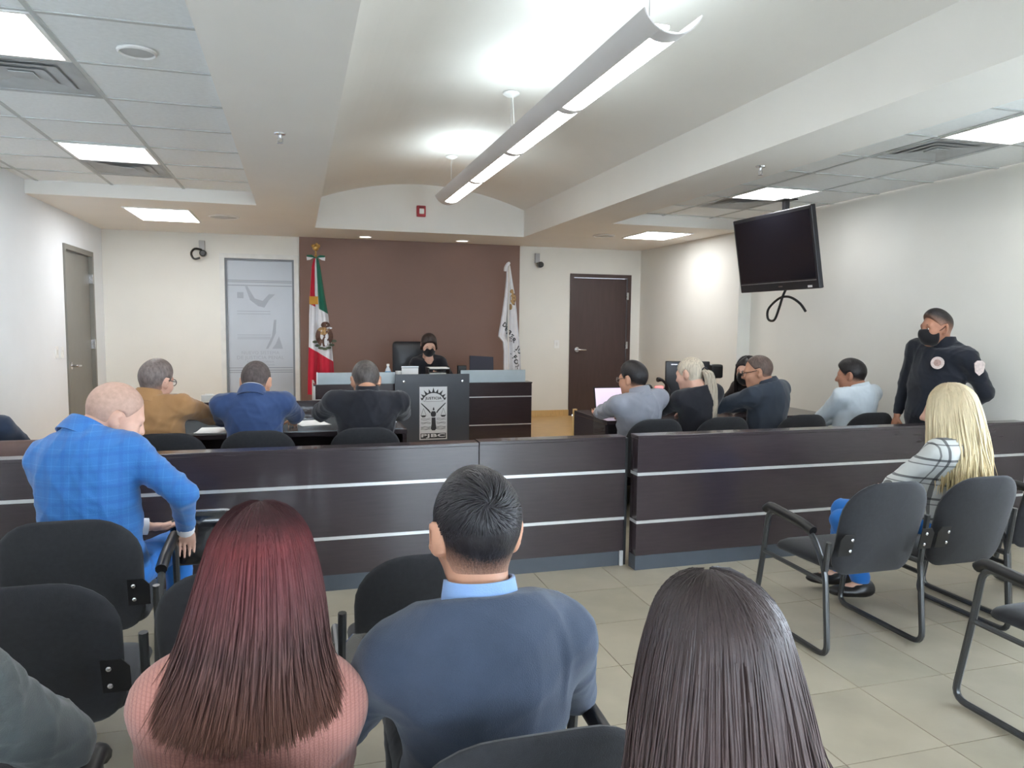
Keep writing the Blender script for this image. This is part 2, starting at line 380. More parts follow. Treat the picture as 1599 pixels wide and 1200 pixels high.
for k, z in enumerate((2.085, 2.065, 2.02, 1.68, 1.645, 1.365, 1.335, 1.315, 0.925, 0.892, 0.865)):
    x0, x1 = (fx0 + 0.09, fx1 - 0.09) if k < 3 or k > 7 else (fx0 + 0.2, fx0 + 0.62)
    MB().box(x0, x1, GY - 0.001, GY, z - 0.004, z + 0.004).build('etched_line', M_etch2 if k > 7 or k < 3 else M_etch, win)
def flat(mb, pts, x, z, s=1.0, mi=0, y=GY, t=0.001, flip=1):
    return mb.prism([(a * s, b * s) for a, b in pts], (x, y, z), (1, 0, 0), (0, 0, 1), t, mi)
em = MB(); ex, ez = -0.47, 1.45   # faint figure with raised arms and gown
flat(em, [(-0.28, 0.40), (-0.2, 0.40), (-0.2, 0.48), (-0.28, 0.48)], ex, ez)
flat(em, [(-0.18, 0.56), (-0.15, 0.56), (-0.06, 0.40), (0.04, 0.37), (0.12, 0.46), (0.2, 0.46), (0.12, 0.38), (0.06, 0.28), (-0.02, 0.30), (-0.12, 0.38)], ex, ez)
flat(em, [(0.18, 0.12), (0.21, 0.12), (0.2, -0.06), (0.14, -0.2), (0.1, -0.27), (0.07, -0.27), (0.15, -0.1)], ex, ez)
flat(em, [(0.24, -0.1), (0.29, -0.27), (0.15, -0.27), (0.2, -0.2)], ex, ez)
em.build('etched_emblem', M_etch, win)
def text_obj(name, txt, size, O, U, V, m, parent, t=0.001, bold=0.0, world=False, fit=None):
    tv, tf = text_np(txt, size, bold)
    if fit:
        A_ = np.array(tv); lo, hi = A_.min(0), A_.max(0); A_ = (A_ - (lo + hi) / 2) / (hi - lo) * np.array(fit); tv = [tuple(q) for q in A_]
    O, U, V = Vector(O), Vector(U), Vector(V)
    mb = MB().add([O + U * a + V * b for a, b in tv], tf); return mb.build(name, m, parent, world=world, fix=False)
for tx, sz, z in (('NUEVO SISTEMA', 0.062, 1.125), ('DE JUSTICIA PENAL', 0.066, 1.06), ('BAJA CALIFORNIA', 0.04, 1.005), ('Poder Judicial del Estado', 0.034, 0.965)):
    text_obj('etched_lettering', tx, sz, (-0.47, GY - 0.0005, z), (1, 0, 0), (0, 0, 1), M_etch, win)

# ------------------------------------------------------------------ ceiling
struct('ceiling', MB().box(XL, XRN, YF, YB, ZTOP, ZTOP + 0.1), M_gyp, 'roof slab above the ceilings')
struct('ceiling_beam_left', MB().box(BLX0, BLX1, YF, YB, ZS, ZTOP), M_gyp, 'cream plaster beam on the left of the vault')
struct('ceiling_beam_right', MB().box(BRX0, BRX1, YF, YB, ZS, ZTOP), M_gyp, 'cream plaster beam on the right of the vault')
struct('ceiling_soffit_left', MB().box(XL, BLX0, YS, YB, ZS, ZTOP), M_gyp, 'lower plaster ceiling at the far left')
struct('ceiling_soffit_right', MB().box(BRX1, XRN, YS, YB, ZS, ZTOP), M_gyp, 'lower plaster ceiling at the far right')
struct('ceiling_soffit_back', MB().box(BLX1, BRX0, YE, YB, ZS, ZTOP), M_gyp, 'plaster drop over the brown wall')
v = MB(); n = 28; zs, zc = 3.02, 3.27
prof = [(BLX1 + (BRX0 - BLX1) * i / n, zs + (zc - zs) * (1 - (2 * i / n - 1) ** 2)) for i in range(n + 1)]
for i in range(n):
    (xa, za), (xb, zb) = prof[i], prof[i + 1]
    v.add([(xa, YF, za), (xb, YF, zb), (xb, YE, zb), (xa, YE, za), (xa, YF, za + 0.08), (xb, YF, zb + 0.08), (xb, YE, zb + 0.08), (xa, YE, za + 0.08)],
          [(0, 3, 2, 1), (4, 5, 6, 7), (0, 1, 5, 4), (2, 3, 7, 6)])
struct('ceiling_vault', v, M_gyp, 'shallow curved plaster vault over the aisle', smooth=True)
# suspended tile ceilings with T grid; each tile a piece
GL_X = [XL, -2.23, -1.62, -1.01, BLX0]; GR_X = [BRX1, 4.02, 4.63, 5.24]
GL_Y = [3.50 + 0.61 * k for k in range(-10, 7)] + [YS]; GR_Y = [3.33 + 0.61 * k for k in range(-10, 8)]
GL_Y = [y for y in GL_Y if y > YF] ; GR_Y = [y for y in GR_Y if YF < y < YS - 0.1] + [YS]
L_panels = [(-1.62, -1.01, 3.50), (-1.62, -1.01, 5.94), (-1.62, -1.01, 1.06), (-1.62, -1.01, -1.38)]
R_panels = [(4.02, 4.63, 3.33), (4.02, 4.63, 5.77), (4.02, 4.63, 0.89), (4.02, 4.63, -1.55)]
L_vents = [(-1.62, 4.11), (-1.62, 6.55)]; R_vents = [(4.02, 3.94), (4.02, 6.38)]
for nm, GX, GY_, pan, vents, lab in (('ceiling_tiles_left', GL_X, GL_Y, L_panels, L_vents, 'white suspended tile ceiling on the left'), ('ceiling_tiles_right', GR_X, GR_Y, R_panels, R_vents, 'white suspended tile ceiling on the right')):
    g = MB(); x0, x1 = GX[0], GX[-1]
    for x in GX[1:-1]: g.box(x - 0.012, x + 0.012, YF, YS, ZT - 0.004, ZT + 0.02)
    for y in GY_[:-1]: g.box(x0, x1, y - 0.012, y + 0.012, ZT - 0.0035, ZT + 0.02)
    root = struct(nm, g, M_tgrid, lab); cache = {}
    ys = [YF] + GY_
    for xa, xb in zip(GX[:-1], GX[1:]):
        for ya, yb in zip(ys[:-1], ys[1:]):
            if any(abs(p[0] - xa) < 0.01 and abs(p[2] - ya) < 0.01 for p in pan) or any(abs(q[0] - xa) < 0.01 and abs(q[1] - ya) < 0.01 for q in vents): continue
            key = (round(xb - xa, 3), round(yb - ya, 3))
            if key not in cache:
                me = bpy.data.meshes.new('ceiling_tile'); t = MB().box(0.008, key[0] - 0.008, 0.008, key[1] - 0.008, 0, 0.012, b=0.003); me.from_pydata(t.v, [], t.f); me.materials.append(M_tile_c); cache[key] = me
            o = bpy.data.objects.new('tile', cache[key]); COL.objects.link(o); o.parent = root; o.location = (xa, ya, ZT + 0.002)
def light_panel(x0, x1, y0, y1, z, label, grp):
    t = empty('ceiling_light', ((x0 + x1) / 2, (y0 + y1) / 2, z), label, 'light', grp)
    w, d = (x1 - x0) / 2, (y1 - y0) / 2; fr = MB()
    for q in ((-w, w, -d, -d + 0.02), (-w, w, d - 0.02, d), (-w, -w + 0.02, -d + 0.02, d - 0.02), (w - 0.02, w, -d + 0.02, d - 0.02)): fr.box(*q, -0.008, 0.03)
    fr.build('frame', M_white, t)
    MB().box(-w + 0.02, w - 0.02, -d + 0.02, d - 0.02, 0.0, 0.01).build('diffuser', M_emit, t)
LAB = ['square light panel in the left tile ceiling, nearest in view', 'square light panel in the left tile ceiling, second from the back wall', 'light panel in the left tile ceiling above the audience', 'light panel in the left tile ceiling behind the audience']
RAB = ['square light panel in the right tile ceiling at the picture edge', 'square light panel in the right tile ceiling above the television', 'light panel in the right tile ceiling above the audience', 'light panel in the right tile ceiling behind the audience']
for (a, b, y), lb in zip(L_panels, LAB): light_panel(a + 0.01, b - 0.01, y + 0.01, y + 0.60, ZT - 0.001, lb, 'square ceiling light panels')
for (a, b, y), lb in zip(R_panels, RAB): light_panel(a + 0.01, b - 0.01, y + 0.01, y + 0.60, ZT - 0.001, lb, 'square ceiling light panels')
light_panel(-1.66, -1.03, 8.25, 9.25, ZS - 0.002, 'light panel in the far left plaster ceiling by the grey door', 'square ceiling light panels')
light_panel(4.06, 4.68, 8.15, 8.9, ZS - 0.002, 'light panel in the far right plaster ceiling by the dark door', 'square ceiling light panels')
M_vent = mat('dusty_grey_vent', rgb(186, 190, 192), 0.7, var=0.1, vscale=6)
def vent(x, y, label):
    t = empty('air_vent', (x + 0.305, y + 0.305, ZT), label, 'vent', 'square ceiling air vents')
    f = MB()
    for q in ((-0.295, 0.295, -0.295, -0.265), (-0.295, 0.295, 0.265, 0.295), (-0.295, -0.265, -0.265, 0.265), (0.265, 0.295, -0.265, 0.265)): f.box(*q, -0.006, 0.01)
    f.build('frame', M_vent, t)
    for k, (a, b) in enumerate(((0.265, 0.20), (0.195, 0.13), (0.125, 0.06), (0.055, 0.0))):
        q = MB(); z0, z1 = -0.002, 0.008
        if b > 0:
            for sx, sy in ((1, 0), (-1, 0), (0, 1), (0, -1)):
                o_ = [(a, -a), (a, a), (b, b), (b, -b)]; P4 = [(x * sx - y * sy, x * sy + y * sx) for x, y in o_]
                q.add([(P4[0][0], P4[0][1], z0), (P4[1][0], P4[1][1], z0), (P4[2][0], P4[2][1], z1), (P4[3][0], P4[3][1], z1)], [(0, 1, 2, 3)])
        else: q.box(-a, a, -a, a, z0, z0 + 0.004)
        q.build('louvre', M_vent, t)
    MB().box(-0.265, 0.265, -0.265, 0.265, 0.009, 0.014).build('backing', M_vent, t)
vent(*L_vents[0], 'dusty square air vent beside the nearest left light panel'); vent(*L_vents[1], 'dusty square air vent beside the farther left tile light panel')
vent(*R_vents[0], 'dusty square air vent at the right edge of the ceiling'); vent(*R_vents[1], 'dusty square air vent above the television')
def round_grille(x, y, z, r, label, cat='speaker'):
    t = empty('ceiling_speaker', (x, y, z), label, cat, 'round ceiling grilles')
    MB().lathe([(r, 0.0), (r, -0.008), (r * 0.9, -0.014), (r * 0.86, -0.006)], n=28).build('rim', M_white, t, smooth=True)
    MB().lathe([(r * 0.86, -0.006), (r * 0.5, -0.012), (0.01, -0.014)], n=28).build('grille', mat('grille_grey', rgb(196, 198, 198), 0.7), t, smooth=True)
round_grille(-0.69, 3.86, ZT - 0.001, 0.085, 'small round speaker grille in the left tile ceiling')
round_grille(-0.74, 8.66, ZS - 0.001, 0.16, 'round white grille in the far left plaster ceiling')
round_grille(3.75, 8.75, ZS - 0.001, 0.14, 'round white grille beside the far right light panel')
for x, y, lb in ((-0.08, 4.71, 'brass sprinkler head under the left beam'), (3.14, 4.58, 'sprinkler head under the right beam')):
    t = empty('sprinkler_head', (x, y, ZS), lb, 'sprinkler', 'ceiling sprinkler heads')
    MB().lathe([(0.035, 0), (0.032, -0.008), (0.012, -0.012), (0.01, -0.03)], n=14).build('escutcheon', M_steel, t, smooth=True)
    MB().tube([(-0.014, 0, -0.03), (-0.014, 0, -0.05), (0, 0, -0.058), (0.014, 0, -0.05), (0.014, 0, -0.03)], 0.003, 6).build('yoke', M_steel, t)
    MB().lathe([(0.018, -0.058), (0.018, -0.061)], n=12).build('deflector', M_steel, t)
M_can = mat('downlight_glow', rgb(255, 246, 232), 0.5, var=0, emit=3.0, emitcol=(1, 0.93, 0.82, 1))
for x, lb in ((0.89, 'recessed downlight left over the brown wall'), (2.2, 'recessed downlight right over the brown wall')):
    t = empty('downlight', (x, 10.03, ZS), lb, 'light', 'recessed downlights')
    MB().lathe([(0.1, 0.0), (0.1, -0.006), (0.085, -0.009), (0.08, -0.002)], n=24).build('trim_ring', M_white, t, smooth=True)
    MB().lathe([(0.079, -0.002), (0.02, -0.003)], n=24).build('bulb', M_can, t)
# fire alarm
t = empty('fire_alarm', (1.51, YE, 2.93), 'red fire alarm strobe on the plaster drop under the vault', 'alarm')
M_red = mat('alarm_red', rgb(178, 44, 58), 0.45)
MB().box(-0.055, 0.055, -0.05, 0.0, -0.06, 0.075, b=0.008).build('housing', M_red, t)
MB().box(-0.028, 0.03, -0.075, -0.05, -0.03, 0.035, b=0.006).build('strobe_lens', M_white, t)
MB().box(-0.035, 0.035, -0.053, -0.05, 0.045, 0.06).build('slot', mat('alarm_dark', rgb(120, 26, 38), 0.5), t)

# pendant luminaire along the vault
PX, PZ = 1.55, 2.795
t = empty('pendant_light', (PX, 0, PZ), 'long white pendant light with four glowing lenses hanging under the vault', 'light')
segs = [(3.02 + 1.17 * k, 3.02 + 1.17 * k + 1.09) for k in range(4)]; py0, py1 = 2.92, 7.78
R = 0.15; ang = [math.radians(-64 + 128 * k / 20) for k in range(21)]
def arc_pt(a, r): return (r * math.sin(a), R - r * math.cos(a))
b = MB()
la = math.radians(24)
def arc_shell(mb, a0, a1, y0, y1, ro, ri, n=8):
    A = [a0 + (a1 - a0) * k / n for k in range(n + 1)]; V = []
    for y in (y0, y1):
        for r in (ro, ri):
            for a in A: x, z = arc_pt(a, r); V.append((x, y, z))
    m_ = n + 1; F = []
    for k in range(n):
        F += [(k, k + 1, 2 * m_ + k + 1, 2 * m_ + k), (m_ + k + 1, m_ + k, 3 * m_ + k, 3 * m_ + k + 1), (k + 1, k, m_ + k, m_ + k + 1), (2 * m_ + k, 2 * m_ + k + 1, 3 * m_ + k + 1, 3 * m_ + k)]
    F += [(0, 2 * m_, 3 * m_, m_), (n, m_ + n, 3 * m_ + n, 2 * m_ + n)]
    mb.add(V, F)
arc_shell(b, math.radians(-68), -la, py0, py1, R, R - 0.006); arc_shell(b, la, math.radians(68), py0, py1, R, R - 0.006)
gaps = [py0] + [q for s_ in segs for q in s_] + [py1]
for k in range(0, len(gaps), 2): arc_shell(b, -la, la, gaps[k], gaps[k + 1], R, R - 0.006, 5)
b.build('trough', mat('pendant_white', rgb(225, 223, 224), 0.5, var=0.01), t, smooth=True)
for y0, y1 in segs:
    q = MB(); arc_shell(q, -la, la, y0 + 0.002, y1 - 0.002, R - 0.001, R - 0.008, 5); q.build('lens', M_lens, t, smooth=True)
MB().box(-0.115, 0.115, py0 + 0.15, py1 - 0.15, 0.07, 0.074).build('reflector', M_white, t)
for y in (3.45, 4.75, 7.05):
    MB().box(-0.05, 0.05, y - 0.40, y + 0.40, 0.076, 0.09).build('uplight', M_up, t)
for y in (3.15, 5.40, 7.60):
    zc_ = zc - PZ - 0.005
    MB().tube([(0, y, 0.07), (0, y, zc_)], 0.0025, 6).build('suspension_wire', M_steel, t)
    MB().lathe([(0.062, zc_), (0.062, zc_ - 0.012), (0.03, zc_ - 0.03), (0.008, zc_ - 0.036)], c=(0, y, 0), n=20).build('canopy', M_white, t, smooth=True)
MB().tube([(0.0, 5.40, 0.07), (0.03, 5.40, 0.14), (0.012, 5.40, zc - PZ - 0.03)], 0.003, 6).build('power_cord', M_white, t)

# ------------------------------------------------------------------ barrier between public and court
def barrier(name, x0, x1, yf, top, label, post_left=False, post_right=False):
    t = empty(name, ((x0 + x1) / 2, yf, 0), label, 'barrier', 'dark wood court barriers'); w = (x1 - x0) / 2; th = 0.10
    zs = [(0.095, 0.303), (0.322, 0.612), (0.631, top - 0.02)]
    for a, b_ in zs: MB().box(-w, w, 0.0, th, a, b_, b=0.002).build('panel', M_dark, t)
    for z in (0.303, 0.612): MB().box(-w, w, -0.002, th, z, z + 0.019).build('metal_strip', M_alu, t)
    MB().box(-w, w, -0.004, th + 0.01, top - 0.02, top, b=0.003).build('top_cap', M_dark, t)
    MB().box(-w, w, 0.004, th, 0.0, 0.095).build('kick_plate', M_kick, t)
    if post_right: 
        MB().box(w, w + 0.022, 0.01, th, 0.0, top - 0.012).build('end_post', M_blackp, t)
        MB().box(w - 0.03, w - 0.004, -0.012, 0.004, 0.0, 0.10, b=0.003).build('floor_bolt', M_alu, t)
    return t
barrier('barrier', XL, 1.05, 4.29, 0.842, 'long dark wood barrier with metal strips behind the blue suited man')
barrier('barrier', 1.053, 2.02, 4.29, 0.847, 'short dark wood barrier section left of the gate gap', post_right=True)
barrier('barrier', 2.05, XRN, 4.17, 0.868, 'dark wood barrier with metal strips in front of the guard')

# ------------------------------------------------------------------ judge's bench on the platform
BY = 8.2
t = empty('judge_bench', (1.4, BY, ZD), "judge's dark wood bench with metal strips and frosted glass top rail", 'bench'); ox, oz = 1.4, ZD
bx0, bx1 = 0.165 - ox, 2.64 - ox
for a, b_ in ((0.0, 0.205), (0.217, 0.531), (0.543, 0.69)):
    MB().box(bx0 + 0.02, bx1, 0.0, 0.04, a, b_).build('front_panel', M_dark, t)
for z in (0.205, 0.531): MB().box(bx0 + 0.02, bx1, -0.003, 0.04, z, z + 0.012).build('metal_strip', M_alu, t)
MB().box(bx0, bx0 + 0.02, -0.005, 0.75, 0.0, 0.70).build('end_panel', M_alu, t)
MB().box(bx1 - 0.02, bx1 + 0.002, 0.04, 0.75, 0.0, 0.69).build('end_panel', M_dark, t)
MB().box(bx0, bx1 + 0.005, -0.01, 0.20, 0.69, 0.705, b=0.002).build('ledge', M_dark, t)
MB().box(bx0 + 0.02, bx1 - 0.02, 0.15, 0.80, 0.65, 0.68).build('desktop', M_dark, t)
M_glassr = mat('frosted_glass_rail', rgb(178, 192, 200), 0.25, spec=0.5, var=0.03)
MB().box(0.21 - ox, 1.05 - ox, 0.05, 0.062, 0.705, 0.83).build('glass_rail', M_glassr, t)
MB().box(1.80 - ox, 2.575 - ox, 0.05, 0.062, 0.705, 0.845).build('glass_rail', M_glassr, t)
MB().box(0.20 - ox, 0.212 - ox, 0.045, 0.068, 0.70, 0.835).build('glass_clip', M_alu, t)
# central podium panel with plaque
M_pod = mat('slate_glass_panel', rgb(62, 66, 74), 0.3, spec=0.5, var=0.05)
pod = MB().box(1.03 - ox, 1.868 - ox, -0.10, -0.085, 0.0, 0.815, b=0.002).build('podium_panel', M_pod, t)
MB().box(1.06 - ox, 1.84 - ox, -0.085, 0.0, 0.02, 0.78).build('podium_box', M_dark, t)
for x in (1.125 - ox, 1.785 - ox):
    MB().lathe([(0.012, -0.085), (0.012, -0.108), (0.016, -0.11), (0.014, -0.118), (0.004, -0.12)], c=(x, 0, 0.735), n=12, axis='y').build('standoff', M_steel, pod, smooth=True)
# plaque (its own frame: x 0..0.31, z 0..0.62)
M_plq = mat('silver_plaque', rgb(205, 208, 212), 0.4, metal=0.2, var=0.03); M_ink = mat('black_print', rgb(44, 46, 52), 0.6, var=0.05)
pq = empty('court_plaque', (1.300, BY - 0.101, 0.250), 'silver justice plaque with sunburst figure and bold letters on the podium', 'plaque')
MB().box(0, 0.311, -0.006, 0.0, 0, 0.622).build('plate', M_plq, pq); pq.scale = (1, 1, 0.955)
PY = -0.0065
def ink(pts, nm, m=M_ink, y=PY):
    return MB().prism(pts, (0, y, 0), (1, 0, 0), (0, 0, 1), 0.0015).build(nm, m, pq)
cx, cz, R0 = 0.155, 0.405, 0.140
outer = [(cx + R0 * math.cos(a), cz + 0.02 + R0 * 0.98 * math.sin(a)) for a in [math.radians(20 + 140 * k / 24) for k in range(25)]]
innr = [(cx + (R0 - 0.012) * math.cos(a), cz + 0.018 + (R0 - 0.014) * math.sin(a)) for a in [math.radians(160 - 140 * k / 24) for k in range(25)]]
ink(outer + innr, 'sun_arc')
for k in range(9):
    a = math.radians(22 + 136 * k / 8); L = 0.055 if k % 2 == 0 else 0.042; w = math.radians(6.3)
    p = lambda r, q: (cx + r * math.cos(q), cz + 0.02 + r * 0.98 * math.sin(q))
    tip = p(R0 + L, a); tip = (min(max(tip[0], 0.01), 0.301), tip[1])
    ink([p(R0 - 0.004, a - w), tip, p(R0 - 0.004, a + w)], 'sun_ray')
for qx0, qx1 in ((0.032, 0.062), (0.248, 0.278)): ink([(qx0, 0.455), (qx1, 0.455), (qx1, 0.458), (qx0, 0.458)], 'banner_line')
ink([(0.05, 0.448), (0.262, 0.448), (0.262, 0.4505), (0.05, 0.4505)], 'banner_line')
text_obj('lettering', 'JUSTICIA', 0.047, (cx, PY - 0.0012, 0.484), (1, 0, 0), (0, 0, 1), M_ink, pq, bold=0.0014, fit=(0.185, 0.04))
ink([(0.125, 0.02 + 0.295), (0.14, 0.335), (0.172, 0.335), (0.185, 0.315), (0.183, 0.285), (0.17, 0.27), (0.14, 0.27), (0.127, 0.285)], 'figure_torso')
ink([(0.147, 0.35), (0.15, 0.37), (0.158, 0.385), (0.164, 0.37), (0.168, 0.352), (0.158, 0.345)], 'figure_head')
ink([(0.125, 0.322), (0.105, 0.352), (0.02, 0.435), (0.016, 0.425), (0.09, 0.345), (0.118, 0.31)], 'figure_arm')
ink([(0.186, 0.322), (0.206, 0.352), (0.29, 0.435), (0.294, 0.425), (0.22, 0.345), (0.194, 0.31)], 'figure_arm')
ink([(0.135, 0.26), (0.178, 0.26), (0.182, 0.18), (0.19, 0.13), (0.172, 0.108), (0.14, 0.108), (0.126, 0.13), (0.134, 0.18)], 'figure_gown')
ink([(0.012, 0.288), (0.075, 0.288), (0.062, 0.268), (0.03, 0.266)], 'scale_pan'); ink([(0.235, 0.288), (0.298, 0.288), (0.286, 0.268), (0.25, 0.266)], 'scale_pan')
for xa, xb, xc in ((0.016, 0.03, 0.045), (0.072, 0.055, 0.045), (0.24, 0.255, 0.267), (0.295, 0.28, 0.267)):
    ink([(xa, 0.288), (xa + 0.003, 0.288), (xc + 0.0015, 0.37), (xc - 0.0015, 0.37)], 'scale_chain')
for k, z in enumerate((0.25, 0.235, 0.205, 0.195, 0.155, 0.145, 0.132, 0.122)):
    for xa, xb in ((0.015, 0.125), (0.19, 0.296)):
        n_ = 8; up = [(xa + (xb - xa) * i / n_, z + 0.004 * math.sin(i * 1.1 + k)) for i in range(n_ + 1)]
        ink(up + [(x, z_ - 0.0035) for x, z_ in reversed(up)], 'wave_line')
MB().box(0.012, 0.299, -0.0075, -0.006, 0.012, 0.075).build('letter_band', M_ink, pq)
text_obj('lettering', 'PJBC', 0.09, (cx, -0.0085, 0.0435), (1, 0, 0), (0, 0, 1), M_plq, pq, bold=0.003, fit=(0.272, 0.05))

# ------------------------------------------------------------------ party tables
M_ttop = mat('grey_glass_tabletop', rgb(96, 104, 108), 0.12, spec=0.6, var=0.04)
def table(name, x0, x1, y0, y1, label, screen, alu_left=False):
    t = empty(name, ((x0 + x1) / 2, (y0 + y1) / 2, 0), label, 'table'); w, d = (x1 - x0) / 2, (y1 - y0) / 2
    MB().box(-w, w, -d, d, 0.715, 0.75, b=0.003).build('tabletop', M_dark, t)
    if screen: MB().box(-w + 0.03, w - 0.03, -d + 0.03, d - 0.06, 0.75, 0.754).build('glass_top', M_ttop, t)
    MB().box(-w, -w + 0.03, -d + 0.04, d, 0, 0.715).build('side_panel', M_dark, t)
    if alu_left: MB().box(-w - 0.004, -w + 0.03, d, d + 0.03, 0, 0.76).build('corner_strip', M_bbw, t)  # aluminium strip in light wood colour: yellow floor reflection painted in
    MB().box(w - 0.03, w, -d + 0.04, d, 0, 0.715).build('side_panel', M_dark, t)
    zz = (0.0, 0.3, 0.6, screen) if screen else (0.0, 0.3, 0.7)
    for a, b_ in zip(zz[:-1], zz[1:]): MB().box(-w + 0.03, w - 0.03, d - 0.03, d, a + 0.006, b_ - 0.006).build('modesty_panel', M_dark, t)
    for z in zz[1:-1]: MB().box(-w + 0.03, w - 0.03, d - 0.03, d + 0.001, z - 0.006, z + 0.006).build('metal_strip', M_alu, t)
    return t
table('party_table', -1.32, 0.80, 5.56, 6.42, 'dark table with grey glass top before the three men on the left', 0.90)
table('party_table', 2.50, 4.75, 5.68, 6.45, 'dark table on the right holding laptop and papers', None, True)
# small upright cabinet at the left end of the right table
# ------------------------------------------------------------------ chairs
def chair_proto():
    t = empty('audience_chair', (0, 0, 0), 'x', 'chair')
    # seat cushion (outline in plan), front = +Y
    out = [(a, b - 0.235) for a, b in rrect(0.235, 0.47, 0.07, 5)]
    V, F = cushion(out, 0.045, 0.035, fn=lambda a, b, d: (a, b, 0.425 + d - 0.02 * (b / 0.235) ** 2 * (b > 0)))
    MB().add(V, F).build('seat', M_black, t, smooth=True)
    out = rrect(0.245, 0.47, 0.09, 7, 0.17)
    def bf(a, b, d):
        y = -0.205 - 0.12 * (b / 0.47) ** 1.1 - 0.03 * (1 - (a / 0.245) ** 2) * 0.9
        return (a * (1 - 0.06 * (1 - b / 0.47)), y + d, 0.385 + b)
    V, F = cushion(out, 0.038, 0.022, fn=bf); MB().add(V, F).build('backrest', M_black, t, smooth=True)
    return t
def frame_tube(x, arm):
    if arm:
        p = [(x, 0.235, 0.40), (x, 0.205, 0.612), (x, -0.13, 0.582), (x, -0.235, 0.42), (x, -0.275, 0.018), (x, 0.305, 0.018), (x, 0.235, 0.40)]
    else:
        p = [(x, 0.235, 0.41), (x, -0.20, 0.42), (x, -0.235, 0.42), (x, -0.275, 0.018), (x, 0.305, 0.018), (x, 0.235, 0.41)]
    return fillet(p, 0.065, 5)
def add_frame(t, x, arm, part='side_frame'):
    f = MB().tube(frame_tube(x, arm), 0.0145, 8).build(part, M_tube, t, smooth=True)
    MB().tube([(x, 0.24, 0.375), (x, -0.24, 0.365)], 0.012, 8).build('seat_rail', M_tube, t, smooth=True)
    if arm: MB().tube(fillet([(x, 0.235, 0.600), (x, 0.20, 0.628), (x, -0.05, 0.606), (x, -0.14, 0.585)], 0.03), 0.0225, 10).build('armrest', M_blackp, t, smooth=True)
    if not arm: MB().tube([(x, -0.235, 0.42), (x, -0.262, 0.66)], 0.0135, 8).build('back_post', M_tube, t, smooth=True)
    else: MB().tube([(x, -0.235, 0.42), (x, -0.25, 0.56)], 0.0135, 8).build('back_post', M_tube, t, smooth=True)
def add_bracket(t, s, silver, sticker=False):
    x0 = 0.19 * s; x1 = 0.268 * s; m = M_steel if silver else M_blackp
    b = MB().prism([(0, 0), (0.065, 0.0), (0.075, 0.02), (0.075, 0.105), (0.02, 0.105), (0, 0.08)] if s < 0 else [(0, 0), (0.075, 0), (0.075, 0.08), (0.055, 0.105), (0, 0.105)], (min(x0, x1), -0.300, 0.51), (1, 0, 0), (0, -0.22, 1), 0.004).build('bracket', m, t)
    for z in (0.535, 0.59):
        MB().lathe([(0.0075, 0.0), (0.0075, -0.005), (0.003, -0.007)], c=(0.212 * s, -0.308 - (z - 0.51) * 0.22, z), n=10, axis='y').build('bolt', M_blackp if silver else M_steel, b)
    if sticker: MB().prism([(0, 0), (0.028, 0), (0.028, 0.04), (0, 0.04)], (0.225, -0.309, 0.535), (1, 0, 0), (0, -0.22, 1), 0.0006).build('barcode_label', M_paper, b)
PROTO = chair_proto()
CH = []
def make_chair(x, y, label, group, left=None, right=None, bl=0, br=0, sticker=False, rz=0.0, z=0.0, name='audience_chair'):
    if not CH: t = PROTO
    else:
        t = PROTO.copy(); COL.objects.link(t)
        for ch in BASE_PARTS:
            c = ch.copy(); COL.objects.link(c); c.parent = t
    CH.append(t); t.name = name
    t.location = (x, y, z); t.rotation_euler = (0, 0, rz); tag(t, label, 'chair', group)
    if left: add_frame(t, -0.275, left == 'arm')
    if right: add_frame(t, 0.275, right == 'arm')
    if bl: add_bracket(t, -1, bl == 2)
    if br: add_bracket(t, 1, br == 2, sticker)
    return t
BASE_PARTS = list(PROTO.children)
GA = 'black upholstered audience chairs'
P_ = 0.555
make_chair(-0.80, 3.24, 'black audience chair under the man in the blue plaid suit', GA, 'plain', 'arm', 1, 1)
make_chair(-0.80 - P_, 3.24, 'black audience chair at the far left of the front row', GA, 'arm', None, 1, 1)
make_chair(-0.73, 2.55, 'empty black audience chair at the left edge, second row', GA, 'plain', None, 1, 1)
make_chair(-0.165, 2.55, 'empty black audience chair in front of the red-haired woman', GA, 'plain', None, 0, 2, True)
make_chair(0.40, 2.55, 'empty black audience chair in front of the man in the grey sweater', GA, 'plain', 'plain', 2, 1)
make_chair(0.405, 1.51, 'black audience chair under the man in the grey sweater', GA, 'plain', 'arm', 0, 0)
make_chair(-0.155, 1.52, 'black audience chair under the red-haired woman', GA, 'arm', None, 0, 0)
make_chair(-0.72, 1.52, 'black audience chair under the person in the dark grey jacket', GA, 'plain', None, 0, 0)
make_chair(0.66, 0.84, 'black audience chair under the woman with long dark hair', GA, 'plain', 'plain', 0, 0)
make_chair(2.645, 3.06, 'empty black audience chair with armrest left of the blonde woman', GA, 'arm', None, 1, 1)
make_chair(3.20, 3.06, 'black audience chair under the blonde woman', GA, 'plain', 'plain', 1, 0)
make_chair(3.90, 3.18, 'black audience chair partly seen right of the blonde woman', GA, 'arm', 'arm', 0, 0)
make_chair(2.91, 2.03, 'empty black audience chair cut by the right edge of the picture', GA, 'arm', 'plain', 0, 0)
GC = 'black chairs at the party tables'
for x, lb in ((-0.80, 'black chair of the man in the tan jacket'), (-0.25, 'black chair of the man in the navy suit'), (0.44, 'black chair of the man in the black coat'),
              (2.615, 'black chair of the man in the light grey suit'), (3.20, 'black chair of the woman with the blonde ponytail'), (3.93, 'black chair beside the man in the charcoal suit'), (4.60, 'black chair of the man in the white shirt')):
    make_chair(x, 5.33, lb, GC, 'plain', 'plain', 0, 0, name='party_chair')

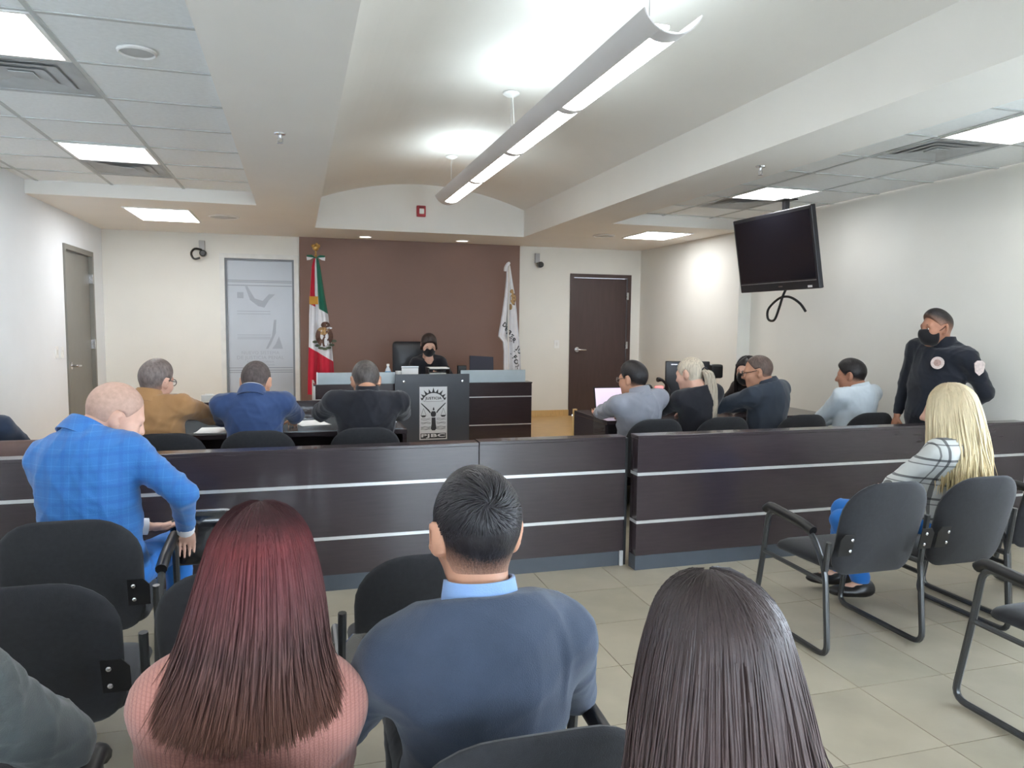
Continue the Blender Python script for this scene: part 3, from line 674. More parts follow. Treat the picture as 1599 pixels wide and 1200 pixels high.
# brown leather bench by the left wall
M_leath = mat('brown_leather', rgb(92, 70, 64), 0.4, var=0.15, vscale=12, bump=0.5, bscale=14)
t = empty('leather_sofa', (-1.62, 4.98, 0), 'brown leather sofa seen over the barrier at the far left', 'sofa')
V, F = cushion(rrect(0.62, 0.58, 0.08, 6), 0.08, 0.06, fn=lambda a, b, d: (a, -0.10 + d - 0.06 * b, 0.28 + b)); MB().add(V, F).build('backrest', M_leath, t, smooth=True)
V, F = cushion([(a, b - 0.3) for a, b in rrect(0.60, 0.6, 0.08, 6)], 0.09, 0.08, fn=lambda a, b, d: (a, b + 0.3, 0.36 + d)); MB().add(V, F).build('seat', M_leath, t, smooth=True)
for s in (-1, 1):
    MB().box(s * 0.64 - 0.05, s * 0.64 + 0.05, -0.12, 0.55, 0.12, 0.6, b=0.03).build('arm', M_leath, t, smooth=True)
    for y in (-0.05, 0.48): MB().box(s * 0.6 - 0.025, s * 0.6 + 0.025, y - 0.025, y + 0.025, 0, 0.3).build('leg', M_blackp, t)
MB().box(-0.6, 0.6, -0.08, 0.52, 0.14, 0.29).build('base', M_leath, t)

# judge's chair
t = empty('judge_chair', (1.45, 9.42, ZD), 'tall black leather chair behind the judge', 'chair')
M_bl = mat('black_leather', rgb(34, 36, 42), 0.38, var=0.1, bump=0.2, bscale=120)
V, F = cushion(rrect(0.275, 0.72, 0.06, 6, 0.05), 0.05, 0.04, fn=lambda a, b, d: (a, 0.05 - d + 0.04 * b, 0.42 + b)); MB().add(V, F).build('backrest', M_bl, t, smooth=True)
V, F = cushion([(a, b - 0.25) for a, b in rrect(0.26, 0.5, 0.07, 6)], 0.05, 0.05, fn=lambda a, b, d: (a, b - 0.22, 0.44 + d)); MB().add(V, F).build('seat', M_bl, t, smooth=True)
MB().lathe([(0.03, 0.08), (0.03, 0.40)], c=(0, -0.2, 0), n=12).build('gas_column', M_blackp, t)
for k in range(5):
    a = math.radians(72 * k + 18); q = (0.28 * math.cos(a), -0.2 + 0.28 * math.sin(a))
    lg = MB().tube([(0, -0.2, 0.10), (q[0], q[1], 0.065)], [0.025, 0.016], 8).build('leg', M_blackp, t)
    MB().lathe([(0.026, -0.015), (0.026, 0.015)], c=(q[0], q[1], 0.028), n=12, axis='x').build('caster', M_blackp, lg)
for s in (-1, 1):
    MB().tube(fillet([(s * 0.25, -0.1, 0.42), (s * 0.31, -0.1, 0.45), (s * 0.31, -0.1, 0.64), (s * 0.31, -0.38, 0.64)], 0.05), 0.02, 8).build('armrest', M_blackp, t, smooth=True)

# ------------------------------------------------------------------ signed distance modelling (bodies, clothes)
f32 = np.float32
def cap(a, b, ra, rb):
    a = np.array(a, f32); b = np.array(b, f32); d = b - a; L2 = float(d @ d) + 1e-12; r = max(ra, rb)
    def fn(P):
        q = P - a; t = np.clip((q @ d) / L2, 0, 1); return np.sqrt(((q - t[..., None] * d) ** 2).sum(-1)) - (ra + (rb - ra) * t)
    return fn, np.minimum(a, b) - r, np.maximum(a, b) + r
def ell(c, r, R=None):
    c = np.array(c, f32); r = np.array(r, f32); R = np.eye(3, dtype=f32) if R is None else np.array(R, f32)
    ext = np.sqrt(((R * r) ** 2).sum(1))
    def fn(P):
        q = (P - c) @ R; k0 = np.sqrt(((q / r) ** 2).sum(-1)) + 1e-9; k1 = np.sqrt(((q / (r * r)) ** 2).sum(-1)) + 1e-9
        return k0 * (k0 - 1) / k1
    return fn, c - ext, c + ext
def half(n, d):
    """keeps the side where n.p < d"""
    n = np.array(n, f32)
    return (lambda P: P @ n - f32(d)), None, None
class SDF:
    def __init__(s): s.ops = []
    def u(s, prim, k=0.02): s.ops.append(('u', prim, k)); return s
    def sub(s, prim, k=0.01): s.ops.append(('s', prim, k)); return s
    def cut(s, prim, k=0.01): s.ops.append(('i', prim, k)); return s
    def mesh(s, name, h):
        lo = np.min([p[1] for o, p, k in s.ops if o == 'u'], 0) - 0.03; hi = np.max([p[2] for o, p, k in s.ops if o == 'u'], 0) + 0.03
        n = np.ceil((hi - lo) / h).astype(int) + 1; F = np.full(n, 0.25, f32)
        ax = [(lo[i] + h * np.arange(n[i])).astype(f32) for i in range(3)]
        for o, p, k in s.ops:
            fn, a, b = p
            if a is None: sl = [slice(0, n[i]) for i in range(3)]
            else:
                pad = k + 3 * h + 0.012
                sl = [slice(max(0, int((a[i] - pad - lo[i]) / h)), min(n[i], int((b[i] + pad - lo[i]) / h) + 2)) for i in range(3)]
            P = np.stack(np.meshgrid(ax[0][sl[0]], ax[1][sl[1]], ax[2][sl[2]], indexing='ij'), -1)
            d = fn(P); c = F[sl[0], sl[1], sl[2]]; k = f32(max(k, 1e-5))
            if o == 'u': hh = np.maximum(k - np.abs(c - d), 0) / k; r = np.minimum(c, d) - hh * hh * k * f32(0.25)
            else:
                if o == 's': d = -d
                hh = np.maximum(k - np.abs(c - d), 0) / k; r = np.maximum(c, d) + hh * hh * k * f32(0.25)
            F[sl[0], sl[1], sl[2]] = r
        return surface_nets(name, F, lo, h)
def surface_nets(name, F, lo, h):
    n = np.array(F.shape); S_ = F < 0
    cnt = np.zeros(n - 1, np.int8)
    for dx in (0, 1):
        for dy in (0, 1):
            for dz in (0, 1): cnt += S_[dx:n[0] - 1 + dx, dy:n[1] - 1 + dy, dz:n[2] - 1 + dz]
    act = (cnt > 0) & (cnt < 8); I = np.argwhere(act); idx = np.full(n - 1, -1, np.int32); idx[act] = np.arange(len(I))
    C = np.array([(i, j, k) for i in (0, 1) for j in (0, 1) for k in (0, 1)])
    val = np.stack([F[I[:, 0] + c[0], I[:, 1] + c[1], I[:, 2] + c[2]] for c in C], 1)
    acc = np.zeros((len(I), 3)); num = np.zeros(len(I))
    for a in range(8):
        for b in range(a + 1, 8):
            if np.abs(C[a] - C[b]).sum() != 1: continue
            m = (val[:, a] < 0) != (val[:, b] < 0); t = val[m, a] / (val[m, a] - val[m, b])
            acc[m] += C[a] + t[:, None] * (C[b] - C[a]); num[m] += 1
    V = lo + h * (I + acc / np.maximum(num, 1)[:, None]); Q = []
    for ax in range(3):
        u, w = [(1, 2), (2, 0), (0, 1)][ax]
        A = np.take(S_, range(0, n[ax] - 1), ax); B = np.take(S_, range(1, n[ax]), ax); E_ = np.argwhere(A != B)
        E_ = E_[(E_[:, u] > 0) & (E_[:, w] > 0) & (E_[:, u] < n[u] - 1) & (E_[:, w] < n[w] - 1)]
        ins = A[E_[:, 0], E_[:, 1], E_[:, 2]]
        def g(du, dw):
            e = E_.copy(); e[:, u] += du; e[:, w] += dw; return idx[e[:, 0], e[:, 1], e[:, 2]]
        q = np.stack([g(-1, -1), g(0, -1), g(0, 0), g(-1, 0)], 1); q[~ins] = q[~ins][:, ::-1]; Q.append(q)
    Q = np.concatenate(Q); Q = Q[(Q >= 0).all(1)]
    return V, Q
def vnormals(V, Q):
    N = np.zeros_like(V); fn = np.cross(V[Q[:, 2]] - V[Q[:, 0]], V[Q[:, 3]] - V[Q[:, 1]])
    for k in range(4): np.add.at(N, Q[:, k], fn)
    return N / (np.linalg.norm(N, axis=1, keepdims=True) + 1e-12)
def relax(V, Q, it=2, f=0.5):
    for _ in range(it):
        A = np.zeros_like(V); c = np.zeros(len(V))
        for a, b in ((0, 1), (1, 2), (2, 3), (3, 0)):
            np.add.at(A, Q[:, a], V[Q[:, b]]); np.add.at(A, Q[:, b], V[Q[:, a]]); np.add.at(c, Q[:, a], 1); np.add.at(c, Q[:, b], 1)
        V = V * (1 - f) + f * A / np.maximum(c, 1)[:, None]
    return V
def wrinkle(V, N, amp, freq, seed=0):
    r = np.random.default_rng(seed); out = np.zeros(len(V))
    wz = sum(np.sin(V @ (r.normal(size=3) * freq * 0.35) + r.uniform(0, 6)) for _ in range(3))
    for i in range(5):
        k = r.normal(size=3); k /= np.linalg.norm(k); ph = V @ (k * freq * r.uniform(0.7, 1.8)) + 1.3 * wz + r.uniform(0, 6)
        out += (1 - np.abs(np.sin(ph))) ** 2 - 0.3
    return V + N * (amp * out / 2.2)[:, None]
def sdf_obj(name, sdf, h, m, parent, wr=None, smooth_it=2):
    V, Q = sdf.mesh(name, h); V = relax(V, Q, smooth_it)
    if wr: V = wrinkle(V, vnormals(V, Q), wr[0], wr[1], wr[2] if len(wr) > 2 else 0)
    me = np_mesh(name, V, Q); return link(name, me, m, parent, True, True)

# ------------------------------------------------------------------ people
UP = np.array([0, 0, 1.0])
def nrm(v): v = np.array(v, float); return v / (np.linalg.norm(v) + 1e-12)
def frame(yaw, pitch=0, roll=0):
    """columns right, forward, up. yaw 0 looks along +Y, 90 along +X; pitch > 0 looks down; roll > 0 tilts to its right"""
    a, p, r = map(math.radians, (yaw, pitch, roll))
    f = np.array([math.sin(a), math.cos(a), 0]); rt = np.array([math.cos(a), -math.sin(a), 0])
    fh = f * math.cos(p) - UP * math.sin(p); uh = UP * math.cos(p) + f * math.sin(p)
    u2 = uh * math.cos(r) + rt * math.sin(r); r2 = rt * math.cos(r) - uh * math.sin(r)
    return np.stack([r2, fh, u2], 1)
def skin_mat(name, c): return mat(name, c, 0.5, spec=0.4, var=0.06, vscale=25, bump=0.06, bscale=300)
SK_L = skin_mat('light_skin', rgb(214, 170, 150)); SK_M = skin_mat('tan_skin', rgb(196, 146, 120)); SK_D = skin_mat('brown_skin', rgb(170, 120, 96))
def hair_mat(name, c, rough=0.45, var=0.35): return mat(name, c, rough, spec=0.4, var=var, vscale=70, bump=0.5, bscale=220, stretch=(1, 1, 0.4))
H_BLK = hair_mat('black_hair', rgb(30, 27, 29)); H_DBR = hair_mat('dark_brown_hair', rgb(52, 42, 40)); H_GRY = hair_mat('grey_brown_hair', rgb(112, 100, 96)); H_BUZ = hair_mat('dark_stubble_hair', rgb(84, 74, 72), 0.7)
H_SHV = mat('shaved_scalp_stubble', rgb(182, 148, 132), 0.6, var=0.1, vscale=60)
def ik(a, c, l1, l2, hint):
    a, c = np.array(a, float), np.array(c, float); d = c - a; L = np.linalg.norm(d); L2 = min(L, (l1 + l2) * 0.985); u = d / (L + 1e-9); c = a + u * L2
    x = (l1 * l1 - l2 * l2 + L2 * L2) / (2 * L2); hgt = math.sqrt(max(l1 * l1 - x * x, 0)); h = np.array(hint, float); h = h - u * (h @ u); h = nrm(h)
    return a + u * x + h * hgt, c
def add_head(sd, H, R, hs, feat=True):
    w = lambda x, y, z: H + R @ (np.array([x, y, z]) * hs)
    E_ = lambda c, r, k=0.02: sd.u(ell(w(*c), np.array(r) * hs, R), k)
    E_((0, -0.012, 0.026), (0.077, 0.096, 0.090), 0.001); E_((0, 0.028, -0.045), (0.060, 0.068, 0.078), 0.05); E_((0, 0.062, -0.100), (0.030, 0.028, 0.024), 0.04)
    if feat:
        E_((0.040, 0.058, -0.032), (0.028, 0.028, 0.026), 0.03); E_((-0.040, 0.058, -0.032), (0.028, 0.028, 0.026), 0.03)
        sd.u(cap(w(-0.042, 0.074, 0.018), w(0.042, 0.074, 0.018), 0.013 * hs, 0.013 * hs), 0.025)
        sd.sub(ell(w(0.032, 0.100, -0.002), np.array((0.018, 0.016, 0.012)) * hs, R), 0.015); sd.sub(ell(w(-0.032, 0.100, -0.002), np.array((0.018, 0.016, 0.012)) * hs, R), 0.015)
        sd.u(cap(w(0, 0.090, 0.008), w(0, 0.112, -0.030), 0.009 * hs, 0.014 * hs), 0.014)
        sd.u(cap(w(-0.013, 0.098, -0.036), w(0.013, 0.098, -0.036), 0.009 * hs, 0.009 * hs), 0.008)
        sd.u(cap(w(-0.020, 0.086, -0.062), w(0.020, 0.086, -0.062), 0.007 * hs, 0.007 * hs), 0.008); sd.u(cap(w(-0.017, 0.085, -0.073), w(0.017, 0.085, -0.073), 0.008 * hs, 0.008 * hs), 0.008)
    for s in (-1, 1):
        Re = R @ frame(36 * s, 0, 8 * s)
        sd.u(ell(w(0.086 * s, -0.016, -0.006), np.array((0.0095, 0.024, 0.036)) * hs, Re), 0.010)
        sd.u(ell(w(0.078 * s, -0.004, -0.034), np.array((0.009, 0.011, 0.013)) * hs, Re), 0.008)
        sd.sub(ell(w(0.090 * s, -0.004, -0.004), np.array((0.009, 0.013, 0.022)) * hs, Re), 0.005)
def add_hand(sd, wrist, elbow, fwd, side, grip=0.5, sc=1.0):
    """palm, four fingers and thumb. fwd: hand direction, side: direction from little finger to index"""
    f = nrm(fwd); s = nrm(np.array(side) - f * (np.array(side) @ f)); n = np.cross(f, s)     # n: back-of-hand normal
    wr = np.array(wrist, float); R = np.stack([s, f, n], 1)
    sd.u(ell(wr + f * 0.045 * sc, (0.040 * sc, 0.052 * sc, 0.016 * sc), R), 0.02)
    for i, (o, L) in enumerate(((0.030, 0.040), (0.010, 0.045), (-0.011, 0.042), (-0.030, 0.033))):
        b = wr + f * 0.085 * sc + s * o * sc; d1 = nrm(f * math.cos(grip * 0.7) - n * math.sin(grip * 0.7)); p1 = b + d1 * L * sc
        d2 = nrm(f * math.cos(grip * 1.7) - n * math.sin(grip * 1.7)); p2 = p1 + d2 * L * 0.8 * sc
        sd.u(cap(b - f * 0.02, p1, 0.0092 * sc, 0.0085 * sc), 0.006); sd.u(cap(p1, p2, 0.0085 * sc, 0.007 * sc), 0.003)
    b = wr + f * 0.025 * sc + s * 0.028 * sc; p1 = b + nrm(s * 0.8 + f * 0.7 - n * 0.35) * 0.042 * sc; p2 = p1 + nrm(s * 0.2 + f * 0.95 - n * 0.4) * 0.032 * sc
    sd.u(cap(b, p1, 0.013 * sc, 0.0105 * sc), 0.012); sd.u(cap(p1, p2, 0.0105 * sc, 0.008 * sc), 0.004)
def person(label, pel, head, yaw, hyaw, hpitch=0, hroll=0, hs=1.06, shw=0.195, bulk=1.0, hunch=0.03, hands=None, hints=None, grips=(0.6, 0.6), skin=SK_M, top=None, top_name='jacket', pants=None, shirt=None,
           legs=None, standing=False, h=0.009, hc=0.011, wr=(0.006, 22), neck_drop=0.0, belly=0.0, shoe=None, sleeve_hand=0.03, gown=0.0, cuffs=None, feat=True, collar_r=None, shy=0.0, pel_z=0.545, rise=0.0, elbows=None, sdrop=0.085, collar_h=0.018, jcol=False):
    F_ = frame(yaw); r, f, u = F_.T; H = np.array(head, float); P0 = np.array([pel[0], pel[1], pel_z if not standing else 0.93]); 
    if len(pel) > 2: P0[2] = pel[2]
    Rh = frame(hyaw, hpitch, hroll)
    t = empty('person', (P0[0], P0[1], pel[3] if len(pel) > 3 else 0), label, 'person')
    # spine: neck base sits below and behind the head
    NB = H - Rh[:, 2] * 0.125 * hs - Rh[:, 1] * 0.035 * hs - f * (0.01 + rise * 0.35); NB[2] = NB[2] * 0.5 + (H[2] - 0.135 * hs) * 0.5 - neck_drop + rise
    ax = nrm(NB - P0); L = np.linalg.norm(NB - P0); sp = lambda q, b=0.0: P0 + ax * (L * q) - f * (hunch * math.sin(math.pi * min(q, 1)) + b)
    Rt = np.stack([r - ax * (r @ ax), np.zeros(3), ax], 1); Rt[:, 0] = nrm(Rt[:, 0]); Rt[:, 1] = np.cross(Rt[:, 2], Rt[:, 0])
    SH = NB - ax * sdrop; r_ = Rt[:, 0]
    sL, sR = SH - r_ * shw + UP * shy, SH + r_ * shw - UP * shy
    # arms
    hands = hands or (None, None); arms = []
    for i, (sho, sgn) in enumerate(((sL, -1), (sR, 1))):
        tgt = hands[i] if hands[i] is not None else (P0 + f * 0.30 + r * 0.13 * sgn + UP * 0.12 if not standing else sho + r * 0.06 * sgn - UP * 0.52 + f * 0.03)
        hint = (hints[i] if hints and hints[i] is not None else r * sgn * 0.8 - UP * 0.7 - f * 0.2)
        e, w = ik(sho, tgt, 0.30, 0.265, hint)
        if elbows is not None and elbows[i] is not None: e, w = np.array(elbows[i], float), np.array(tgt, float)
        arms.append((sho, e, w, sgn))
    # legs
    lg = []
    for i, sgn in enumerate((-1, 1)):
        hip = P0 + r * 0.095 * sgn - UP * 0.03
        if legs is not None: k, a, toe = [np.array(q, float) for q in legs[i]]
        elif standing: k = hip + f * 0.03 - UP * 0.42 + r * 0.02 * sgn; a = np.array([k[0], k[1], 0.09]) - f * 0.04; toe = f + r * 0.2 * sgn
        else: k = hip + f * 0.42 + r * 0.03 * sgn + UP * 0.0; k[2] = 0.52; a = np.array([k[0], k[1], 0.09]) - f * 0.05; toe = f + r * 0.1 * sgn
        lg.append((hip, k, a, nrm(toe)))
    # body: one continuous skin surface
    sd = SDF(); add_head(sd, H, Rh, hs, feat)
    sd.u(cap(H - Rh[:, 2] * 0.05 * hs - Rh[:, 1] * 0.025 * hs, NB - ax * 0.02, 0.056 * hs, 0.062 * hs), 0.03)
    sd.u(cap(sL + r_ * 0.02, sR - r_ * 0.02, 0.036, 0.036), 0.03)
    sd.u(ell(sp(0.72), np.array((0.135, 0.085, 0.14)) * bulk, Rt), 0.03); sd.u(ell(sp(0.38), np.array((0.135, 0.09, 0.15)) * bulk, Rt), 0.06); sd.u(ell(P0, np.array((0.15, 0.105, 0.10)) * bulk, F_), 0.06)
    for sho, e, w, sgn in arms:
        sd.u(cap(sho, e, 0.046 * bulk, 0.037), 0.03); sd.u(cap(e, w, 0.037, 0.027), 0.01)
    for i, (sho, e, w, sgn) in enumerate(arms):
        fd = nrm(w - e); side = np.cross(fd, UP) * (-1 if sgn > 0 else 1); side = side if np.linalg.norm(side) > 0.2 else -r * sgn
        add_hand(sd, w + fd * 0.015, e, fd, side, grips[i])
    for hip, k, a, toe in lg:
        sd.u(cap(hip, k, 0.072 * bulk, 0.05), 0.04); sd.u(cap(k, a, 0.05, 0.033), 0.01); sd.u(cap(a - UP * 0.035, a + toe * 0.13 - UP * 0.055, 0.036, 0.028), 0.02)
    sdf_obj('body', sd, h, skin, t)
    # upper garment
    tp = SDF()
    tp.u(cap(sL, sR, 0.062, 0.062), 0.001); tp.u(ell(sp(0.70), np.array((0.182, 0.128, 0.19)) * bulk, Rt), 0.08)
    tp.u(ell(sp(0.36, -belly * 0.5), np.array((0.168 + belly, 0.126 + belly, 0.19)) * bulk, Rt), 0.08); tp.u(ell(P0 + UP * 0.01, np.array((0.180, 0.135, 0.115)) * bulk, F_), 0.08)
    if gown: tp.u(ell(P0 - UP * 0.05 + f * 0.08, (0.21, 0.2, 0.12), F_), 0.06)
    for sho, e, w, sgn in arms:
        tp.u(cap(sho, e, 0.066 * bulk, 0.056 * bulk), 0.045); tp.u(cap(e, w - nrm(w - e) * sleeve_hand, 0.055 * bulk, 0.040), 0.012)
    cr = collar_r or 0.070 * hs
    for q_ in (sL, sR): tp.u(cap(NB - ax * 0.02, q_ + (NB - q_) * 0.15, 0.055, 0.058), 0.05)
    tp.u(cap(NB - ax * 0.06, NB + ax * 0.035 - f * 0.006, cr + 0.012, cr), 0.03)
    nd = nrm(NB - sp(0.9)); cn = nrm(ax + f * 0.45); tp.cut(half(cn, NB @ cn + 0.004), 0.008)
    if standing: tp.cut(half(-UP, -(P0[2] - 0.10)), 0.01)
    sdf_obj(top_name, tp, hc, top, t, wr)
    nk = nrm(H - Rh[:, 2] * 0.05 * hs - Rh[:, 1] * 0.025 * hs - (NB - ax * 0.02)); n2 = nrm(nk * 0.6 + ax * 0.4)
    def ring_band(nm, m_, z0, z1, r0, r1, th, dip):
        b = MB(); n_ = 28; cc = NB + nk * 0.004; nx = nrm(Rt[:, 0] - n2 * (Rt[:, 0] @ n2)); ny = np.cross(n2, nx); V = []
        for zz, rr in ((z0, r0), ((z0 + z1) / 2, (r0 + r1) / 2 + 0.002), (z1, r1), (z1, r1 - th), (z0, r0 - th)):
            for k in range(n_):
                a = 2 * math.pi * k / n_; fr = max(0, math.sin(a)); V.append(cc + nx * rr * math.cos(a) + ny * rr * math.sin(a) + n2 * (zz - dip * fr ** 1.5))
        b.add(V, [(j * n_ + k, j * n_ + (k + 1) % n_, ((j + 1) % 5) * n_ + (k + 1) % n_, ((j + 1) % 5) * n_ + k) for j in range(5) for k in range(n_)]).build(nm, m_, t, smooth=True, world=True)
    if jcol: ring_band('lapel_collar', top, -0.045, 0.030, cr + 0.022, 0.072 * hs, 0.006, 0.07)
    if shirt is not None: ring_band('collar', shirt, -0.035, collar_h + (0.018 if jcol else 0), cr + 0.008, 0.067 * hs if jcol else 0.070 * hs, 0.005, 0.02)
    if cuffs is not None:
        for sho, e, w, sgn in arms:
            d = nrm(w - e); MB().tube([w - d * (sleeve_hand + 0.0), w - d * (sleeve_hand - 0.045)], 0.037, 12).build('shirt_cuff', cuffs, t, smooth=True, world=True)
    # trousers and shoes
    tr = SDF(); tr.u(ell(P0 - UP * 0.02, np.array((0.168, 0.125, 0.105)) * bulk, F_), 0.001)
    for hip, k, a, toe in lg: tr.u(cap(hip, k, 0.088 * bulk, 0.066), 0.06); tr.u(cap(k, a + UP * 0.02, 0.064, 0.054), 0.015)
    for hip, k, a, toe in lg: tr.cut(half(-UP, -(a[2] - 0.005)), 0.004)
    sdf_obj('trousers', tr, max(hc, 0.012), pants, t, (0.004, 20, 3))
    for hip, k, a, toe in lg:
        z = a[2] - 0.09; q = a.copy(); s = SDF(); Rf = np.stack([np.cross(toe, UP), toe, UP], 1)
        s.u(ell(q + toe * 0.055 + UP * (-0.055), (0.046, 0.135, 0.036), Rf), 0.001); s.u(ell(q - toe * 0.02 - UP * 0.03, (0.043, 0.06, 0.05), Rf), 0.03); s.cut(half(-UP, -(z + 0.002)), 0.004)
        sdf_obj('shoe', s, 0.009, shoe or SHOE, t)
    return dict(t=t, H=H, R=Rh, hs=hs, NB=NB, ax=ax, Rt=Rt, f=f, r=r, sp=sp, sL=sL, sR=sR, arms=arms, P0=P0, lg=lg)
SHOE = mat('black_shoe_leather', rgb(28, 26, 26), 0.35)
def hw(p, x, y, z): return p['H'] + p['R'] @ (np.array([x, y, z]) * p['hs'])
def fade_mat(hm, skin_c):
    """hair that thins out to stubble at its edge ('fade' attribute 0..1)"""
    nm = hm.name + '_faded'
    if nm in MATS: return MATS[nm]
    m = hm.copy(); m.name = nm; MATS[nm] = m; n = m.node_tree.nodes; l = m.node_tree.links
    at = n.new('ShaderNodeAttribute'); at.attribute_name = 'fade'; tc = n.new('ShaderNodeTexCoord'); nz = n.new('ShaderNodeTexNoise'); nz.inputs['Scale'].default_value = 260; l.new(tc.outputs['Object'], nz.inputs['Vector'])
    ad = n.new('ShaderNodeMath'); ad.operation = 'MULTIPLY_ADD'; ad.inputs[1].default_value = 0.5; l.new(nz.outputs['Fac'], ad.inputs[0]); l.new(at.outputs['Fac'], ad.inputs[2])
    mr = n.new('ShaderNodeMapRange'); mr.inputs['From Min'].default_value = 0.25; mr.inputs['From Max'].default_value = 1.15; l.new(ad.outputs[0], mr.inputs['Value'])
    mx = n.new('ShaderNodeMix'); mx.data_type = 'RGBA'; l.new(mr.outputs[0], mx.inputs['Factor']); mx.inputs['A'].default_value = skin_c; l.new(n[hm['ramp']].outputs['Color'], mx.inputs['B']); set_base(m, mx.outputs['Result']); return m
def short_hair(p, m, thick=0.012, top=0.01, h=0.007, nape=-0.10, front=0.062, temple=0.55, name='hair', shag=0.0, fade=0.06, locks=False, skin_c=rgb(190, 142, 118)):
    R, hs = p['R'], p['hs']; H = p['H']; s = SDF()
    s.u(ell(hw(p, 0, -0.014, 0.026), np.array((0.078 + thick, 0.096 + thick, 0.090 + thick)) * hs, R), 0.001)
    if top: s.u(ell(hw(p, 0, 0.01, 0.062), np.array((0.066, 0.080, 0.062 + top)) * hs, R), 0.03)
    s.u(cap(H - R[:, 2] * 0.05 * hs - R[:, 1] * 0.027 * hs, H - R[:, 2] * 0.10 * hs - R[:, 1] * 0.034 * hs, 0.0575 * hs, 0.059 * hs), 0.03)
    fw, up = R[:, 1], R[:, 2]
    s.cut(half(nrm(fw * 0.80 - up * 0.60), H @ nrm(fw * 0.80 - up * 0.60) + (front * 0.80 - 0.05 * 0.60) * hs), 0.012)      # face
    nB = nrm(fw * temple - up); dB = H @ nB + (temple * -0.09 - nape) / math.hypot(temple, 1) * hs; s.cut(half(nB, dB), 0.012)                 # nape to temple
    for sg in (-1, 1):
      if locks: s.u(cap(hw(p, 0.062 * sg, 0.052, 0.055), hw(p, 0.080 * sg, 0.005, -0.045), 0.018 * hs, 0.020 * hs), 0.02); s.u(cap(hw(p, 0.080 * sg, 0.005, -0.045), hw(p, 0.055 * sg, -0.06, -0.09), 0.020 * hs, 0.02 * hs), 0.02)
      else: s.sub(ell(hw(p, 0.088 * sg, -0.010, -0.012), np.array((0.03, 0.030, 0.040)) * hs, R), 0.006)      # room for the ears
    if fade: m = fade_mat(m, skin_c)
    o = sdf_obj(name, s, h, m, p['t'], (shag, 60, 5) if shag else None, 1)
    if fade:
        n = len(o.data.vertices); co = np.empty(n * 3, f32); o.data.vertices.foreach_get('co', co); co = co.reshape(-1, 3) + np.array(p['t'].location)
        d = dB - co @ nB; at = o.data.attributes.new('fade', 'FLOAT', 'POINT'); at.data.foreach_set('value', np.clip(d / (fade * hs), 0, 1).astype(f32))
    return o
def face_mask(p, m, h=0.006):
    R, hs, H = p['R'], p['hs'], p['H']; s = SDF()
    s.u(ell(hw(p, 0, 0.034, -0.055), np.array((0.074, 0.087, 0.076)) * hs, R), 0.001); s.u(ell(hw(p, 0, 0.095, -0.028), np.array((0.022, 0.03, 0.03)) * hs, R), 0.04)
    fw, up = R[:, 1], R[:, 2]; s.cut(half(-fw, -(H @ fw + 0.022 * hs)), 0.004); s.cut(half(up, H @ up - 0.002 * hs), 0.01); s.cut(half(-up, -(H @ up - 0.128 * hs)), 0.01)
    o = sdf_obj('face_mask', s, h, m, p['t'])
    for sg in (-1, 1):
        MB().tube([hw(p, 0.058 * sg, 0.045, -0.03), hw(p, 0.076 * sg, 0.015, -0.012), hw(p, 0.084 * sg, -0.012, 0.012)], 0.0022, 5).build('ear_loop', m, o, world=True)
    return o
def glasses(p, m, r=0.0026):
    b = MB()
    for s in (-1, 1):
        b.tube([hw(p, 0.034 * s + 0.026 * math.cos(a), 0.112 - 0.012 * abs(math.cos(a)) * (1 if s * math.cos(a) > 0 else 0), -0.002 + 0.019 * math.sin(a)) for a in np.linspace(0, 2 * math.pi, 17)[:-1]], r, 5, closed=True)
        b.tube([hw(p, 0.060 * s, 0.100, 0.004), hw(p, 0.080 * s, 0.04, 0.006), hw(p, 0.086 * s, -0.01, 0.012), hw(p, 0.084 * s, -0.03, -0.006)], r * 1.2, 5)
    b.tube([hw(p, -0.009, 0.112, 0.004), hw(p, 0.009, 0.112, 0.004)], r, 5)
    return b.build('glasses', m, p['t'], smooth=True, world=True)
M_eye = mat('eye_white', rgb(222, 214, 208), 0.25); M_iris = mat('dark_iris', rgb(40, 26, 22), 0.2)
def eyes(p, brow=None):
    for s in (-1, 1):
        q = SDF().u(ell(hw(p, 0.032 * s, 0.076, -0.002), np.array((0.0135, 0.0125, 0.0095)) * p['hs'], p['R']), 0.001); e = sdf_obj('eye', q, 0.004, M_eye, p['t'], None, 1)
        q = SDF().u(ell(hw(p, 0.032 * s, 0.0855, -0.002), np.array((0.006, 0.004, 0.006)) * p['hs'], p['R']), 0.001); sdf_obj('iris', q, 0.0025, M_iris, e, None, 0)
        if brow: MB().tube([hw(p, 0.014 * s, 0.0885, 0.020), hw(p, 0.034 * s, 0.086, 0.026), hw(p, 0.052 * s, 0.070, 0.020)], [0.004, 0.0045, 0.002], 6).build('eyebrow', brow, p['t'], smooth=True, world=True)
